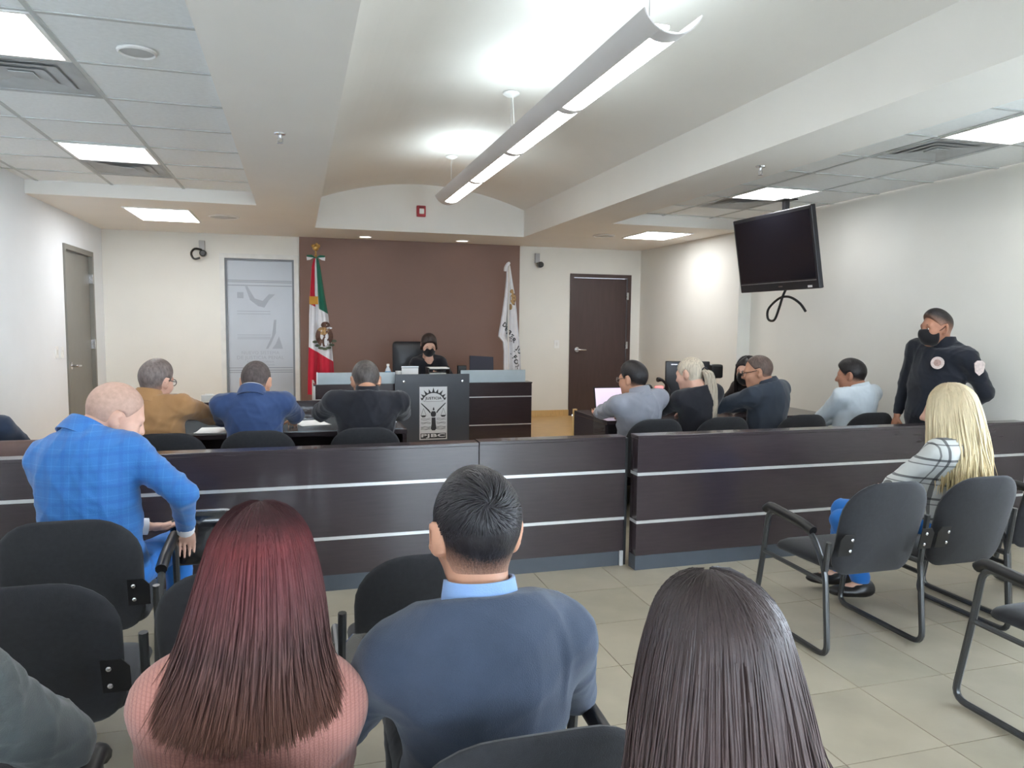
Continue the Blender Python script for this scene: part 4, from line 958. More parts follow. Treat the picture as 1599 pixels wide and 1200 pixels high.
def strand_np(paths, w, thick, taper=True):
    """paths (S,N,3) -> flattened 4-sided strands"""
    Pn = np.asarray(paths); S_, N_, _ = Pn.shape; T = np.gradient(Pn, axis=1); T /= np.linalg.norm(T, axis=2, keepdims=True) + 1e-12
    cen = Pn.mean(axis=(0, 1)); out = Pn - cen; out[..., 2] *= 0.3; B = np.cross(T, out); B /= np.linalg.norm(B, axis=2, keepdims=True) + 1e-12; O = np.cross(B, T)
    u = np.linspace(0, 1, N_); prof = np.minimum(1, np.minimum(u / 0.08 + 0.3, (1 - u) / 0.22 + 0.12)) if taper else np.ones(N_); ww = (np.asarray(w).reshape(-1, 1) if np.ndim(w) else np.full((S_, 1), w)) * prof
    ring = np.stack([Pn + B * ww[..., None], Pn + O * (thick * prof)[None, :, None], Pn - B * ww[..., None], Pn - O * (thick * prof)[None, :, None]], 2)
    V = ring.reshape(-1, 3); base = (np.arange(S_)[:, None, None] * N_ + np.arange(N_ - 1)[None, :, None]) * 4; k = np.arange(4)[None, None, :]; k2 = (k + 1) % 4
    Q = np.stack([base + k, base + k2, base + 4 + k2, base + 4 + k], -1).reshape(-1, 4); return V, Q
def join(*VQ):
    Vs, Qs, o = [], [], 0
    for V, Q in VQ: Vs.append(V); Qs.append(Q + o); o += len(V)
    return np.concatenate(Vs), np.concatenate(Qs)
def bez(P, u):
    """Catmull-Rom through control points: P (K,3) or (S,K,3); u (N,) -> points"""
    P = np.asarray(P); K = P.shape[-2]; x = u * (K - 1); i = np.clip(x.astype(int), 0, K - 2); t = (x - i)[:, None]
    g = lambda j: P[..., np.clip(j, 0, K - 1), :]
    p0, p1, p2, p3 = g(i - 1), g(i), g(i + 1), g(i + 2)
    return 0.5 * (2 * p1 + (p2 - p0) * t + (2 * p0 - 5 * p1 + 4 * p2 - p3) * t * t + (3 * p1 - p0 - 3 * p2 + p3) * t ** 3)
def long_hair(p, m, phis, ends, n=900, oe=1.0, rad=(0.094, 0.112, 0.108), zlen=(0.30, 0.36), w=0.0045, thick=0.0018, part=0.0, wave=0.0, jit=0.010, seed=1, mid=None, wfreq=3.0, hfront=150, name='hair', N_=20, cut=0.012, fly=0.02, flare=0.0, hang=0.8):
    """ends(phi) -> horizontal offset (right, forward) of the ends in the head frame; phi 0 = back, +90 = right side. The strands leave the parting, run over the scalp and hang."""
    rg = np.random.default_rng(seed); R, hs, H = p['R'], p['hs'], p['H']; a, b, c = np.array(rad) * hs
    yawf = nrm(R[:, 1] * [1, 1, 0]); yr = np.array([yawf[1], -yawf[0], 0])
    def path(ph, th0, sc, zl, j, tm=1.3, inset=0.0):
        out = []
        for th in np.linspace(th0, tm, 9):
            x, y, z = a * math.sin(th) * math.sin(ph), -b * math.sin(th) * math.cos(ph), c * math.cos(th)
            x += part * hs * (1 - math.sin(th)); out.append(H + R @ (np.array([x, y - 0.012 * hs, z + 0.022 * hs]) * sc))
        q = out[-1]; T0 = nrm(R @ np.array([a * math.cos(tm) * math.sin(ph), -b * math.cos(tm) * math.cos(ph), -c * math.sin(tm)]))
        e = np.array(ends(ph)) * (1 - inset); E_ = H + yr * e[0] + yawf * e[1]; E_[2] = H[2] - zl; E_ = E_ + j; Ld = np.linalg.norm(E_ - q); oh = nrm((E_ - H) * A3(1, 1, 0)); T1 = nrm(nrm(E_ - q) * 0.6 + A3(0, 0, -1) + oh * flare)
        for s_ in np.linspace(0, 1, 15)[1:]:
            h00, h10, h01, h11 = 2 * s_ ** 3 - 3 * s_ ** 2 + 1, s_ ** 3 - 2 * s_ ** 2 + s_, -2 * s_ ** 3 + 3 * s_ ** 2, s_ ** 3 - s_ ** 2
            out.append(h00 * q + h10 * T0 * Ld * hang + h01 * E_ + h11 * T1 * Ld * 0.8)
        out = np.array(out); d = np.concatenate([[0], np.cumsum(np.linalg.norm(np.diff(out, axis=0), axis=1))]); t_ = np.linspace(0, d[-1], N_)
        return np.stack([np.interp(t_, d, out[:, k]) for k in range(3)], 1)
    lim = math.radians(hfront); P = []
    for i in range(n):
        ph = rg.uniform(phis[0], phis[1]) * math.pi / 180; th0 = rg.uniform(0.05, 0.95); sc = rg.uniform(0.985, 1.03)
        zl = rg.uniform(*zlen) * (1 if rg.uniform() > 0.12 else rg.uniform(0.75, 1.0)); j = rg.normal(size=3) * jit
        if rg.uniform() < fly: j = j * 3.0
        P.append(path(ph, th0, sc, zl, j, rg.uniform(1.2, 1.45)))
    u = np.linspace(0, 1, N_); P = np.array(P)
    if wave:
        ph = rg.uniform(0, 6.28, (n, 1)) * 0.35 + P[:, 8, 0:1] * 40; amp = np.clip(u - 0.35, 0, 1) * wave; off = np.sin(u[None] * wfreq * 6.28 + ph) * amp
        P = P + off[..., None] * yr + (np.cos(u[None] * wfreq * 6.28 + ph) * amp * 0.6)[..., None] * yawf
    wide = rg.choice(n, max(60, n // 7), replace=False); Pc = P[wide]; cen_ = H + A3(0, 0, -0.1); off_ = Pc - cen_; off_[..., 2] = 0; Pc = Pc - off_ * 0.02
    A = join(strand_np(P, rg.uniform(0.6, 1.3, n) * w, thick), strand_np(Pc, rg.uniform(2.0, 3.2, len(wide)) * w, thick))
    # under-sheet that closes the gaps
    gp = np.radians(np.linspace(phis[0], phis[1], 40)); G = np.array([path(q, 0.03, 0.955, zlen[0] * rg.uniform(0.88, 1.0), np.zeros(3), 1.3, 0.10) for q in gp])
    I = np.arange(40 * N_).reshape(40, N_); Q = np.stack([I[:-1, :-1], I[1:, :-1], I[1:, 1:], I[:-1, 1:]], -1).reshape(-1, 4)
    V, Q = join(A, (G.reshape(-1, 3), Q)); return link(name, np_mesh(name, V, Q), m, p['t'], True, True)
def cloth(name, c, rough=0.85, bump=0.25, bscale=350, var=0.06): return mat(name, c, rough, spec=0.25, var=var, vscale=10, bump=bump, bscale=bscale, sheen=0.2)
A3 = lambda *q: np.array(q, float)

# ------------------------------------------------------------------ the people
C_NAVY = cloth('navy_suit_cloth', rgb(52, 72, 112)); C_TAN = cloth('tan_jacket_cloth', rgb(160, 120, 80)); C_BLK = cloth('black_coat_cloth', rgb(34, 35, 42)); C_LGR = cloth('light_grey_suit_cloth', rgb(136, 138, 148))
C_CHR = cloth('charcoal_suit_cloth', rgb(52, 60, 72)); C_WHT = cloth('white_shirt_cloth', rgb(206, 216, 224)); C_UNI = cloth('dark_navy_uniform_cloth', rgb(28, 32, 42)); C_PNK = grid_mat('dusty_pink_knit', rgb(180, 124, 112), [('X', 0.0085, 0, 0.003, rgb(146, 94, 86), 0.55), ('Z', 0.006, 0, 0.0018, rgb(156, 102, 92), 0.35)], 0.92, 0.6)  # pink knit: darker lines paint the shade in the rib grooves
C_SWT = cloth('slate_grey_knit', rgb(62, 72, 90), bump=0.4, bscale=420, var=0.12); C_GRJ = cloth('grey_green_jacket_cloth', rgb(74, 80, 80), 0.55); C_DEN = cloth('dark_denim', rgb(38, 50, 70)); C_DRK = cloth('dark_trouser_cloth', rgb(36, 36, 42))
C_SHB = cloth('light_blue_shirt_cloth', rgb(134, 166, 212)); C_SHW = cloth('white_collar_cloth', rgb(226, 226, 230)); C_BLUEP = cloth('bright_blue_trouser_cloth', rgb(42, 112, 190)); C_MASK = cloth('black_mask_cloth', rgb(24, 24, 28))
C_PLB = grid_mat('blue_plaid_suit_cloth', rgb(40, 106, 172), [('X', 0.066, 0, 0.004, rgb(96, 168, 222), 0.10), ('Z', 0.062, 0, 0.004, rgb(96, 168, 222), 0.10), ('X', 0.066, 0.45, 0.014, rgb(28, 88, 158), 0.35), ('Z', 0.062, 0.45, 0.014, rgb(28, 88, 158), 0.35)])
C_PLW = grid_mat('white_check_coat_cloth', rgb(206, 208, 206), [('X', 0.12, 0, 0.012, rgb(46, 46, 52), 0.8), ('Z', 0.11, 0, 0.012, rgb(46, 46, 52), 0.8), ('X', 0.12, 0.25, 0.006, rgb(46, 46, 52), 0.7), ('Z', 0.11, 0.25, 0.006, rgb(46, 46, 52), 0.7)])
M_glasses = mat('black_glasses_frame', rgb(22, 22, 24), 0.3)
DX = 0.0

# man in blue plaid suit, seated, reaching to his right
p = person('man in a bright blue plaid suit with shaved head bending to his right', (-0.79, 3.32), (-0.735, 3.42, 1.165), 8, 62, 26, 8, hs=1.13, rise=0.075, sdrop=0.105, elbows=(None, A3(-0.455, 3.22, 0.855)), shw=0.165, bulk=1.06, hunch=0.05,
           hands=(A3(-0.65, 3.47, 0.665), A3(-0.475, 3.41, 0.66)), hints=(A3(-0.5, -0.2, -0.9), A3(0.6, -1.0, 0.0)), grips=(0.8, 0.7), skin=SK_L, top=C_PLB, top_name='suit_jacket', pants=C_BLUEP, shirt=None, jcol=True, h=0.0065, hc=0.009, wr=(0.007, 20, 4), cuffs=C_SHW, feat=True, belly=0.015,
           legs=((A3(-0.86, 3.72, 0.52), A3(-0.88, 3.70, 0.09), A3(0, 1, 0)), (A3(-0.55, 3.70, 0.52), A3(-0.55, 3.72, 0.09), A3(0.2, 1, 0))), shy=0.0)
short_hair(p, H_SHV, 0.003, 0.0, 0.006, front=0.05); eyes(p)
# left table
p = person('man in a tan jacket with glasses and short grey hair at the left table', (-0.90, 5.35), (-0.885, 5.26, 1.165), 2, 30, 8, 4, hs=1.1, rise=0.05, shw=0.20, bulk=1.08, hunch=0.03,
           hands=(A3(-1.15, 5.78, 0.80), A3(-0.47, 5.84, 0.79)), hints=(A3(-1, -0.2, -0.6), A3(0.9, -0.2, -0.4)), skin=SK_L, top=C_TAN, top_name='jacket', pants=C_DRK, shirt=C_TAN, jcol=True, wr=(0.009, 20, 21))
short_hair(p, H_GRY, 0.009, 0.008); glasses(p, M_glasses); eyes(p)
p = person('man in a navy suit with cropped dark hair at the left table', (-0.265, 5.35), (-0.27, 5.28, 1.145), 2, 12, 22, 0, hs=1.12, rise=0.075, shw=0.20, bulk=1.06, hunch=0.04,
           hands=(A3(-0.45, 5.80, 0.79), A3(-0.02, 5.80, 0.79)), hints=(A3(-1, -0.3, -0.5), A3(1.0, -0.3, -0.5)), skin=SK_M, top=C_NAVY, top_name='suit_jacket', pants=C_DRK, shirt=C_SHW, jcol=True, wr=(0.008, 20, 22))
short_hair(p, H_BUZ, 0.007, 0.006); eyes(p)
p = person('man in a black coat with grey-brown hair at the left table', (0.46, 5.36), (0.465, 5.29, 1.145), 2, -2, 20, 0, hs=1.12, rise=0.075, shw=0.225, bulk=1.14, hunch=0.05,
           hands=(A3(0.16, 5.84, 0.80), A3(0.72, 5.84, 0.79)), hints=(A3(-1, -0.2, -0.4), A3(1.0, -0.2, -0.4)), skin=SK_M, top=C_BLK, top_name='coat', pants=C_DRK, shirt=None, collar_r=0.078, wr=(0.008, 20, 26))
short_hair(p, hair_mat('ash_brown_hair', rgb(78, 72, 70)), 0.009, 0.006); eyes(p)
MB().lathe([(p['hs'] * 0.076, -0.07), (p['hs'] * 0.072, 0.03), (p['hs'] * 0.066, 0.038), (p['hs'] * 0.064, -0.06)], c=tuple(p['NB']), n=20).build('collar', C_BLK, p['t'], smooth=True, world=True)
# judge
p = person('judge in black with a black face mask reading at the bench', (1.60, 9.20, 0.545 + ZD, ZD), (1.565, 9.02, 1.285), 180, 182, 30, 0, hs=1.06, shw=0.165, bulk=0.92, hunch=0.04,
           hands=(A3(1.68, 8.80, 0.90), A3(1.45, 8.80, 0.90)), skin=SK_L, top=C_BLK, top_name='robe', pants=C_DRK, legs=((A3(1.68, 8.78, 0.69), A3(1.68, 8.80, 0.26), A3(0, -1, 0)), (A3(1.52, 8.78, 0.69), A3(1.52, 8.80, 0.26), A3(0, -1, 0))), neck_drop=0.035, collar_r=0.085)
short_hair(p, H_DBR, 0.014, 0.012, nape=-0.11, front=0.060, fade=0, locks=True); face_mask(p, C_MASK); eyes(p, H_DBR)
q = SDF(); bk = hw(p, 0, -0.115, -0.02); q.u(ell(bk, (0.045, 0.04, 0.05)), 0.001); sdf_obj('hair_bun', q, 0.007, H_DBR, p['t'])
q = SDF(); ch = p['sp'](0.80) + p['f'] * 0.10; q.u(ell(ch + UP * 0.045, (0.058, 0.035, 0.075)), 0.001); sdf_obj('neckline', q, 0.007, SK_L, p['t'])
MB().lathe([(0.013, 0.0), (0.013, 0.004), (0.005, 0.006)], c=tuple(p['sp'](0.66) + p['f'] * 0.125 + p['r'] * -0.085), n=12, axis='y').build('pin_badge', M_steel, p['t'], world=True)
# right table
p = person('man in a light grey suit with glasses reaching left at the right table', (2.60, 5.36), (2.535, 5.28, 1.135), -8, -28, 6, 2, hs=1.1, rise=0.05, shw=0.195, bulk=1.04, hunch=0.03,
           hands=(A3(2.44, 5.76, 0.81), A3(2.72, 5.80, 0.79)), hints=(A3(-0.8, -0.5, -0.3), A3(1.0, -0.2, -0.5)), skin=SK_M, top=C_LGR, top_name='suit_jacket', pants=C_DRK, shirt=None, jcol=True, wr=(0.009, 22, 23))
short_hair(p, H_BLK, 0.010, 0.012); glasses(p, M_steel, 0.0022); eyes(p)
p = person('woman in black with a long blonde ponytail at the right table', (3.13, 5.36), (3.035, 5.28, 1.17), -6, -30, 14, 4, hs=1.08, rise=0.04, shw=0.165, bulk=0.95, hunch=0.03,
           hands=(A3(2.98, 5.80, 0.80), A3(3.28, 5.78, 0.79)), skin=SK_L, top=C_BLK, top_name='jacket', pants=C_DRK)
H_ASH = zramp_mat('ash_blonde_hair', [(0.3, rgb(208, 194, 172)), (0.9, rgb(196, 184, 166))], 0.5, 0.3)
short_hair(p, H_ASH, 0.010, 0.0, front=0.075, fade=0); eyes(p)
def ponytail(p, m, ctrl, n, w0, w1, seed=3, sw=0.005):
    rg = np.random.default_rng(seed); P = []
    for i in range(n):
        a = rg.uniform(0, 6.28); rr = math.sqrt(rg.uniform()); o = A3(math.cos(a), math.sin(a) * 0.7, 0) * rr; K = len(ctrl)
        P.append([np.array(c) + o * (w0 + (w1 - w0) * math.sin(math.pi * min(1, (k + 0.6) / K)) ** 0.8) + rg.normal(size=3) * 0.004 + (A3(0, 0, rg.uniform(-0.05, 0.02)) if k == K - 1 else 0) for k, c in enumerate(ctrl)])
    V, Q = strand_np(bez(np.array(P), np.linspace(0, 1, 16)), rg.uniform(0.6, 1.2, n) * sw, 0.002); return link('ponytail', np_mesh('ponytail', V, Q), m, p['t'], True, True)
bk = hw(p, 0.005, -0.118, 0.005)
ponytail(p, H_ASH, [bk + A3(0, 0.03, 0.0), bk + A3(0.02, -0.025, -0.02), bk + A3(0.045, -0.045, -0.12), bk + A3(0.065, -0.045, -0.24), bk + A3(0.075, -0.04, -0.35)], 320, 0.02, 0.042)
MB().tube([bk + A3(0.022 * math.cos(a), -0.012, 0.022 * math.sin(a)) for a in np.linspace(0, 6.28, 13)[:-1]], 0.005, 6, closed=True).build('hair_tie', C_BLK, p['t'], smooth=True, world=True)
p = person('man in a charcoal suit with glasses turned left at the right table', (3.74, 5.36), (3.665, 5.28, 1.185), -22, -52, 10, 0, hs=1.1, rise=0.05, shw=0.20, bulk=1.12, hunch=0.05,
           hands=(A3(3.32, 5.70, 0.80), A3(3.62, 5.80, 0.79)), hints=(A3(-0.9, -0.3, -0.4), A3(0.5, -0.3, -0.8)), skin=SK_M, top=C_CHR, top_name='suit_jacket', pants=C_DRK, jcol=True, wr=(0.009, 20, 24))
short_hair(p, hair_mat('thin_brown_hair', rgb(92, 76, 70)), 0.006, 0.0, front=0.035); glasses(p, M_glasses); eyes(p)
p = person('woman in black with dark hair and face mask at the end of the right table', (4.30, 6.20), (4.13, 6.12, 1.135), -110, -118, 10, 0, hs=1.06, rise=0.03, shw=0.16, bulk=0.9, hunch=0.03,
           hands=(A3(3.92, 5.98, 0.80), A3(3.94, 6.25, 0.80)), skin=SK_L, top=cloth('black_brown_cardigan_cloth', rgb(48, 42, 42)), top_name='cardigan', pants=C_DRK, legs=((A3(3.92, 6.08, 0.52), A3(3.95, 6.08, 0.09), A3(-1, 0, 0)), (A3(3.92, 6.28, 0.52), A3(3.95, 6.28, 0.09), A3(-1, 0, 0))))
H_BK2 = zramp_mat('long_black_hair', [(0.3, rgb(24, 20, 22)), (1.2, rgb(36, 31, 33))], 0.4, 0.5)
short_hair(p, H_BK2, 0.010, 0.0, nape=-0.11, front=0.070, fade=0, locks=True); face_mask(p, C_MASK); eyes(p, H_BLK)
long_hair(p, H_BK2, (-130, 130), lambda ph: (0.115 * math.sin(ph), -0.11 * math.cos(ph) - 0.01), n=260, zlen=(0.26, 0.32), seed=5, w=0.006)
p = person('man in a white shirt with dark hair seated near the guard', (4.64, 5.38), (4.615, 5.30, 1.145), -12, -34, 8, 0, hs=1.1, rise=0.05, shw=0.20, bulk=1.06, hunch=0.03,
           hands=(A3(4.50, 5.66, 0.64), A3(4.68, 5.74, 0.64)), hints=(A3(-0.8, -0.4, -0.6), A3(0.8, -0.3, -0.6)), skin=SK_D, top=C_WHT, top_name='shirt', pants=C_DRK, shirt=C_WHT, wr=(0.008, 24, 25))
short_hair(p, H_BLK, 0.012, 0.008, front=0.06); eyes(p)
# guard standing by the right wall
p = person('guard in a dark navy uniform and black face mask standing by the wall', (4.80, 4.62, 0.90), (4.735, 4.55, 1.562), -98, -78, 4, 0, hs=1.1, rise=0.03, shw=0.215, bulk=1.12, hunch=0.01, standing=True,
           hands=(A3(4.98, 4.50, 0.90), A3(4.70, 4.86, 0.82)), hints=(A3(0.45, -0.9, 0), A3(0.6, 0.6, 0)), skin=SK_D, top=C_UNI, top_name='uniform_jacket', pants=C_UNI, wr=(0.008, 18, 9), collar_r=0.084, belly=0.02, h=0.0075, hc=0.009)
short_hair(p, H_BLK, 0.003, 0.016, 0.006, nape=-0.09, front=0.050, fade=0.11, skin_c=rgb(160, 112, 90)); face_mask(p, C_MASK); eyes(p, H_BLK)
V = []; n_ = 24; NBp = p['NB']
MB().lathe([(0.088, -0.05), (0.092, 0.015), (0.082, 0.045), (0.076, 0.045), (0.080, -0.05)], c=tuple(NBp), n=24).build('collar', C_UNI, p['t'], smooth=True, world=True)
M_patch = mat('pale_embroidered_patch', rgb(206, 190, 186), 0.8, var=0.15, vscale=60, bump=0.3, bscale=300)
bd = p['sp'](0.72); ff, rr_ = p['f'], p['r']
bo = bd + ff * 0.150 - rr_ * 0.085
def disc(name, c, nrm_, r, m, parent, n=20, t=0.006, shape=None):
    nn = nrm(nrm_); a = nrm(np.cross(UP, nn)); b_ = np.cross(nn, a); pts = shape or [(r * math.cos(2 * math.pi * k / n), r * math.sin(2 * math.pi * k / n)) for k in range(n)]
    return MB().prism(pts, tuple(c), tuple(a), tuple(b_), t).build(name, m, parent, world=True)
bdg = disc('chest_badge', bo, ff - rr_ * 0.35 + UP * 0.1, 0.047, M_patch, p['t'])
disc('badge_centre', bo + nrm(ff - rr_ * 0.35 + UP * 0.1) * 0.006, ff - rr_ * 0.35 + UP * 0.1, 0.026, mat('badge_brown', rgb(170, 140, 132), 0.8, var=0.3, vscale=90), p['t'], t=0.002)
sho, el, wr_, sg = p['arms'][0]; ad = nrm(el - sho); on = nrm(np.cross(ad, p['f'])); on = on if on @ (-p['r']) > 0 else -on
camd = nrm(A3(0, 0, 1.57) - sho); on = nrm(on + camd * 0.9 - ad * ((on + camd * 0.9) @ ad))
disc('shoulder_patch', sho + ad * 0.075 + on * 0.077, on, 0.05, M_patch, p['t'], t=0.005, shape=[(0, -0.062), (0.032, -0.035), (0.042, 0.03), (0.02, 0.05), (-0.02, 0.05), (-0.042, 0.03), (-0.032, -0.035)])
# blonde woman on the right
p = person('woman with long blonde hair in a white checked coat and blue trousers', (3.30, 3.18), (3.335, 3.10, 1.125), -22, -42, 8, 0, hs=1.1, shw=0.17, bulk=1.0, hunch=0.02,
           hands=(A3(3.26, 3.42, 0.63), A3(3.34, 3.46, 0.62)), hints=(A3(-0.9, -0.3, -0.3), A3(0.7, -0.2, -0.7)), skin=SK_L, top=C_PLW, top_name='coat', pants=C_BLUEP, h=0.007,
           legs=((A3(2.99, 3.45, 0.455), A3(3.06, 3.36, 0.12), A3(-0.9, 0.3, 0)), (A3(3.10, 3.57, 0.48), A3(3.08, 3.56, 0.12), A3(-0.9, 0.35, 0))))
H_BLD = zramp_mat('golden_blonde_hair', [(0.2, rgb(214, 188, 136)), (0.75, rgb(220, 199, 152)), (1.0, rgb(222, 206, 170)), (1.25, rgb(192, 174, 144))], 0.6, 0.2, 0.10, 60)
long_hair(p, H_BLD, (-146, 146), lambda ph: (0.21 * math.sin(ph) + 0.03, -0.15 * math.cos(ph) - 0.06), n=1300, rad=(0.100, 0.118, 0.110), zlen=(0.33, 0.42), seed=8, wave=0.020, wfreq=2.0, fly=0.0, w=0.005, jit=0.012)
eyes(p)
# foreground: red-haired woman, man in sweater, dark-haired woman, partly seen people
p = person('woman with long straight reddish brown hair in a dusty pink sweater', (-0.125, 1.50), (-0.072, 1.49, 1.076), 4, 6, 6, 0, hs=1.08, shw=0.145, bulk=0.95, hunch=0.0, sdrop=0.115,
           hands=(A3(-0.22, 1.85, 0.62), A3(-0.02, 1.85, 0.62)), hints=(A3(-0.35, -0.3, -1), A3(0.25, -0.3, -1)), skin=SK_L, top=C_PNK, top_name='sweater', pants=C_DRK, h=0.008, hc=0.008, wr=(0.004, 16, 2), feat=True)
H_RED = zramp_mat('red_brown_hair', [(0.75, rgb(92, 60, 46)), (0.86, rgb(92, 60, 49)), (0.98, rgb(80, 56, 54)), (1.09, rgb(92, 50, 52)), (1.15, rgb(94, 42, 44)), (1.195, rgb(60, 34, 36))], 0.6, 0.2, 0.2, 90)
long_hair(p, H_RED, (-138, 138), lambda ph: (0.165 * math.sin(ph) - 0.012, -0.13 * math.cos(ph) - 0.095), n=3800, flare=0.9, hang=1.5, rad=(0.092, 0.110, 0.106), zlen=(0.205, 0.245), seed=11, w=0.0030, thick=0.0012, jit=0.006, N_=22); eyes(p)
p = person('man with short black hair in a slate grey sweater over a blue collar', (0.385, 1.52), (0.365, 1.52, 1.116), 2, -4, 4, 3, hs=1.07, rise=0.02, sdrop=0.125, collar_h=0.035, shw=0.185, bulk=1.05, hunch=0.03,
           hands=(A3(0.24, 1.86, 0.62), A3(0.50, 1.86, 0.62)), hints=(A3(-1, -0.3, -0.6), A3(1, -0.3, -0.6)), skin=SK_M, top=C_SWT, top_name='sweater', pants=C_DRK, shirt=C_SHB, h=0.0055, hc=0.008, wr=(0.005, 15, 6))
H_NBK = hair_mat('glossy_black_hair', rgb(34, 32, 36), 0.4)
short_hair(p, H_NBK, 0.007, 0.010, 0.0045, nape=-0.105, front=0.062, fade=0.075); eyes(p)
def tufts(p, m, n, L=0.034, seed=4):
    """short strands lying on the skull, combed away from a crown whorl"""
    rg = np.random.default_rng(seed); hs = p['hs']; rad = np.array((0.086, 0.104, 0.101)) * hs; c0 = np.array((0, -0.012, 0.030)) * hs
    wc = nrm(A3(-0.10, -0.90, 0.42)); P = []; W = []
    for _ in range(n):
        d = nrm(rg.normal(size=3))
        if d[2] < -0.42 + 0.55 * (d[1] + 0.7) or d[1] > 0.72: continue
        away = d - wc; away = away - d * (away @ d); dist = np.linalg.norm(away); tan = nrm(away); sw = np.cross(d, tan); tan = nrm(tan + sw * 0.9 * math.exp(-dist * 1.8))
        low = np.clip((d[2] + 0.25) / 0.5, 0.25, 1.0); ln = L * rg.uniform(0.6, 1.2) * low * hs; pts = []
        for s_ in np.linspace(0, 1, 6):
            q = nrm(d + tan * s_ * ln / 0.1); lift = 1.0 + 0.022 * low * math.sin(s_ * 2.8); pts.append(p['H'] + p['R'] @ (c0 + rad * q * lift))
        P.append(pts); W.append(0.0015 * rg.uniform(0.6, 1.3))
    V, Q = strand_np(np.array(P), np.array(W), 0.0008); return link('hair_tufts', np_mesh('hair_tufts', V, Q), m, p['t'], True, True)
tufts(p, mat('glossy_black_strand', rgb(36, 34, 38), 0.38, spec=0.5, var=0.4, vscale=60), 7000)
p = person('woman with long dark brown hair in the foreground', (0.63, 0.93), (0.605, 0.955, 1.058), 0, 6, 4, 0, hs=1.06, shw=0.125, bulk=0.88, hunch=0.0, neck_drop=0.05, sdrop=0.12,
           hands=(A3(0.5, 1.2, 0.6), A3(0.72, 1.2, 0.6)), skin=SK_M, top=C_BLK, top_name='sweater', pants=C_DRK, h=0.009, legs=((A3(0.53, 1.2, 0.5), A3(0.53, 1.14, 0.09), A3(0, 1, 0)), (A3(0.73, 1.2, 0.5), A3(0.73, 1.14, 0.09), A3(0, 1, 0))))
H_DKW = zramp_mat('dark_chestnut_hair', [(0.6, rgb(98, 80, 76)), (0.90, rgb(86, 70, 69)), (1.06, rgb(68, 54, 53)), (1.19, rgb(50, 40, 40))], 0.46, 0.4, 0.22, 90)
long_hair(p, H_DKW, (-140, 140), lambda ph: (0.168 * math.sin(ph) + 0.02, -0.125 * math.cos(ph) - 0.05), n=3400, flare=0.15, hang=1.1, rad=(0.096, 0.114, 0.112), zlen=(0.33, 0.42), seed=13, w=0.0028, thick=0.0012, jit=0.010, part=-0.015, wave=0.006, wfreq=1.5, N_=22); eyes(p)
p = person('person in a dark grey jacket cut by the lower left corner', (-0.775, 1.50), (-0.775, 1.46, 1.15), 0, 0, 0, 0, hs=1.08, shw=0.215, bulk=1.15, hunch=0.0,
           hands=(A3(-0.88, 1.85, 0.62), A3(-0.56, 1.85, 0.62)), hints=(A3(-1, -0.3, -0.6), A3(1, -0.3, -0.6)), skin=SK_M, top=C_GRJ, top_name='jacket', pants=C_DRK, wr=(0.008, 26, 12), hc=0.009)
short_hair(p, H_BLK, 0.01, 0.008)
p = person('person in a dark denim jacket on the sofa at the left edge', (-1.93, 5.45), (-1.98, 5.38, 1.08), 10, 0, 5, 0, hs=1.06, shw=0.185, bulk=1.0, skin=SK_M, top=C_DEN, top_name='jacket', pants=C_DRK, wr=(0.008, 22, 15), pel_z=0.56,
           hands=(A3(-2.08, 5.80, 0.66), A3(-1.80, 5.80, 0.66)))
short_hair(p, H_BLK, 0.01, 0.008)

# ------------------------------------------------------------------ television on its ceiling pole
M_scr = mat('black_tv_screen', rgb(30, 31, 40), 0.12, spec=0.6, var=0.02); M_tv = mat('black_tv_plastic', rgb(38, 38, 44), 0.4)
tilt = math.atan2(0.11, 0.62)
t = empty('television', (4.40, 6.14, 2.265), 'black flat television hanging from the ceiling on the right', 'television'); t.rotation_euler = (0, -tilt, 0)
MB().box(-0.02, 0.03, -0.60, 0.60, -0.37, 0.37, b=0.008).build('bezel', M_tv, t)
MB().box(-0.023, -0.0195, -0.57, 0.57, -0.275, 0.335).build('screen', M_scr, t)
MB().box(-0.0235, -0.0195, -0.575, 0.575, -0.292, -0.288).build('trim_line', M_alu, t)
MB().box(0.03, 0.065, -0.53, 0.53, -0.30, 0.34, b=0.012).build('back_case', M_tv, t)
MB().box(0.065, 0.095, -0.46, 0.46, -0.345, 0.02, b=0.012).build('rear_hump', M_tv, t)
MB().box(-0.0215, -0.0195, -0.09, -0.03, -0.335, -0.325).build('logo_bar', M_steel, t)
MB().box(-0.0215, -0.0195, -0.51, -0.45, -0.355, -0.335).build('rating_sticker', M_paper, t)
pl = empty('tv_ceiling_mount', (4.62, 6.30, ZT), 'black ceiling pole holding the television', 'bracket')
MB().box(-0.025, 0.025, -0.025, 0.025, -0.62, 0.0).build('pole', M_blackp, pl)
MB().box(-0.08, 0.08, -0.08, 0.08, -0.012, 0.0).build('ceiling_plate', M_blackp, pl)
MB().box(-0.06, 0.02, -0.2, 0.2, -0.72, -0.56).build('back_plate', M_blackp, pl)
cb = MB().tube(bez(np.array([(4.55, 6.10, 1.98), (4.53, 6.16, 1.86), (4.52, 6.20, 1.74), (4.52, 6.27, 1.62), (4.52, 6.37, 1.63), (4.52, 6.37, 1.73), (4.53, 6.22, 1.83), (4.54, 6.08, 1.84), (4.55, 5.94, 1.78), (4.56, 5.86, 1.70)]), np.linspace(0, 1, 50)), 0.012, 8)
tag(cb.build('tv_cable', M_blackp, smooth=True), 'looped black cable hanging under the television', 'cable')

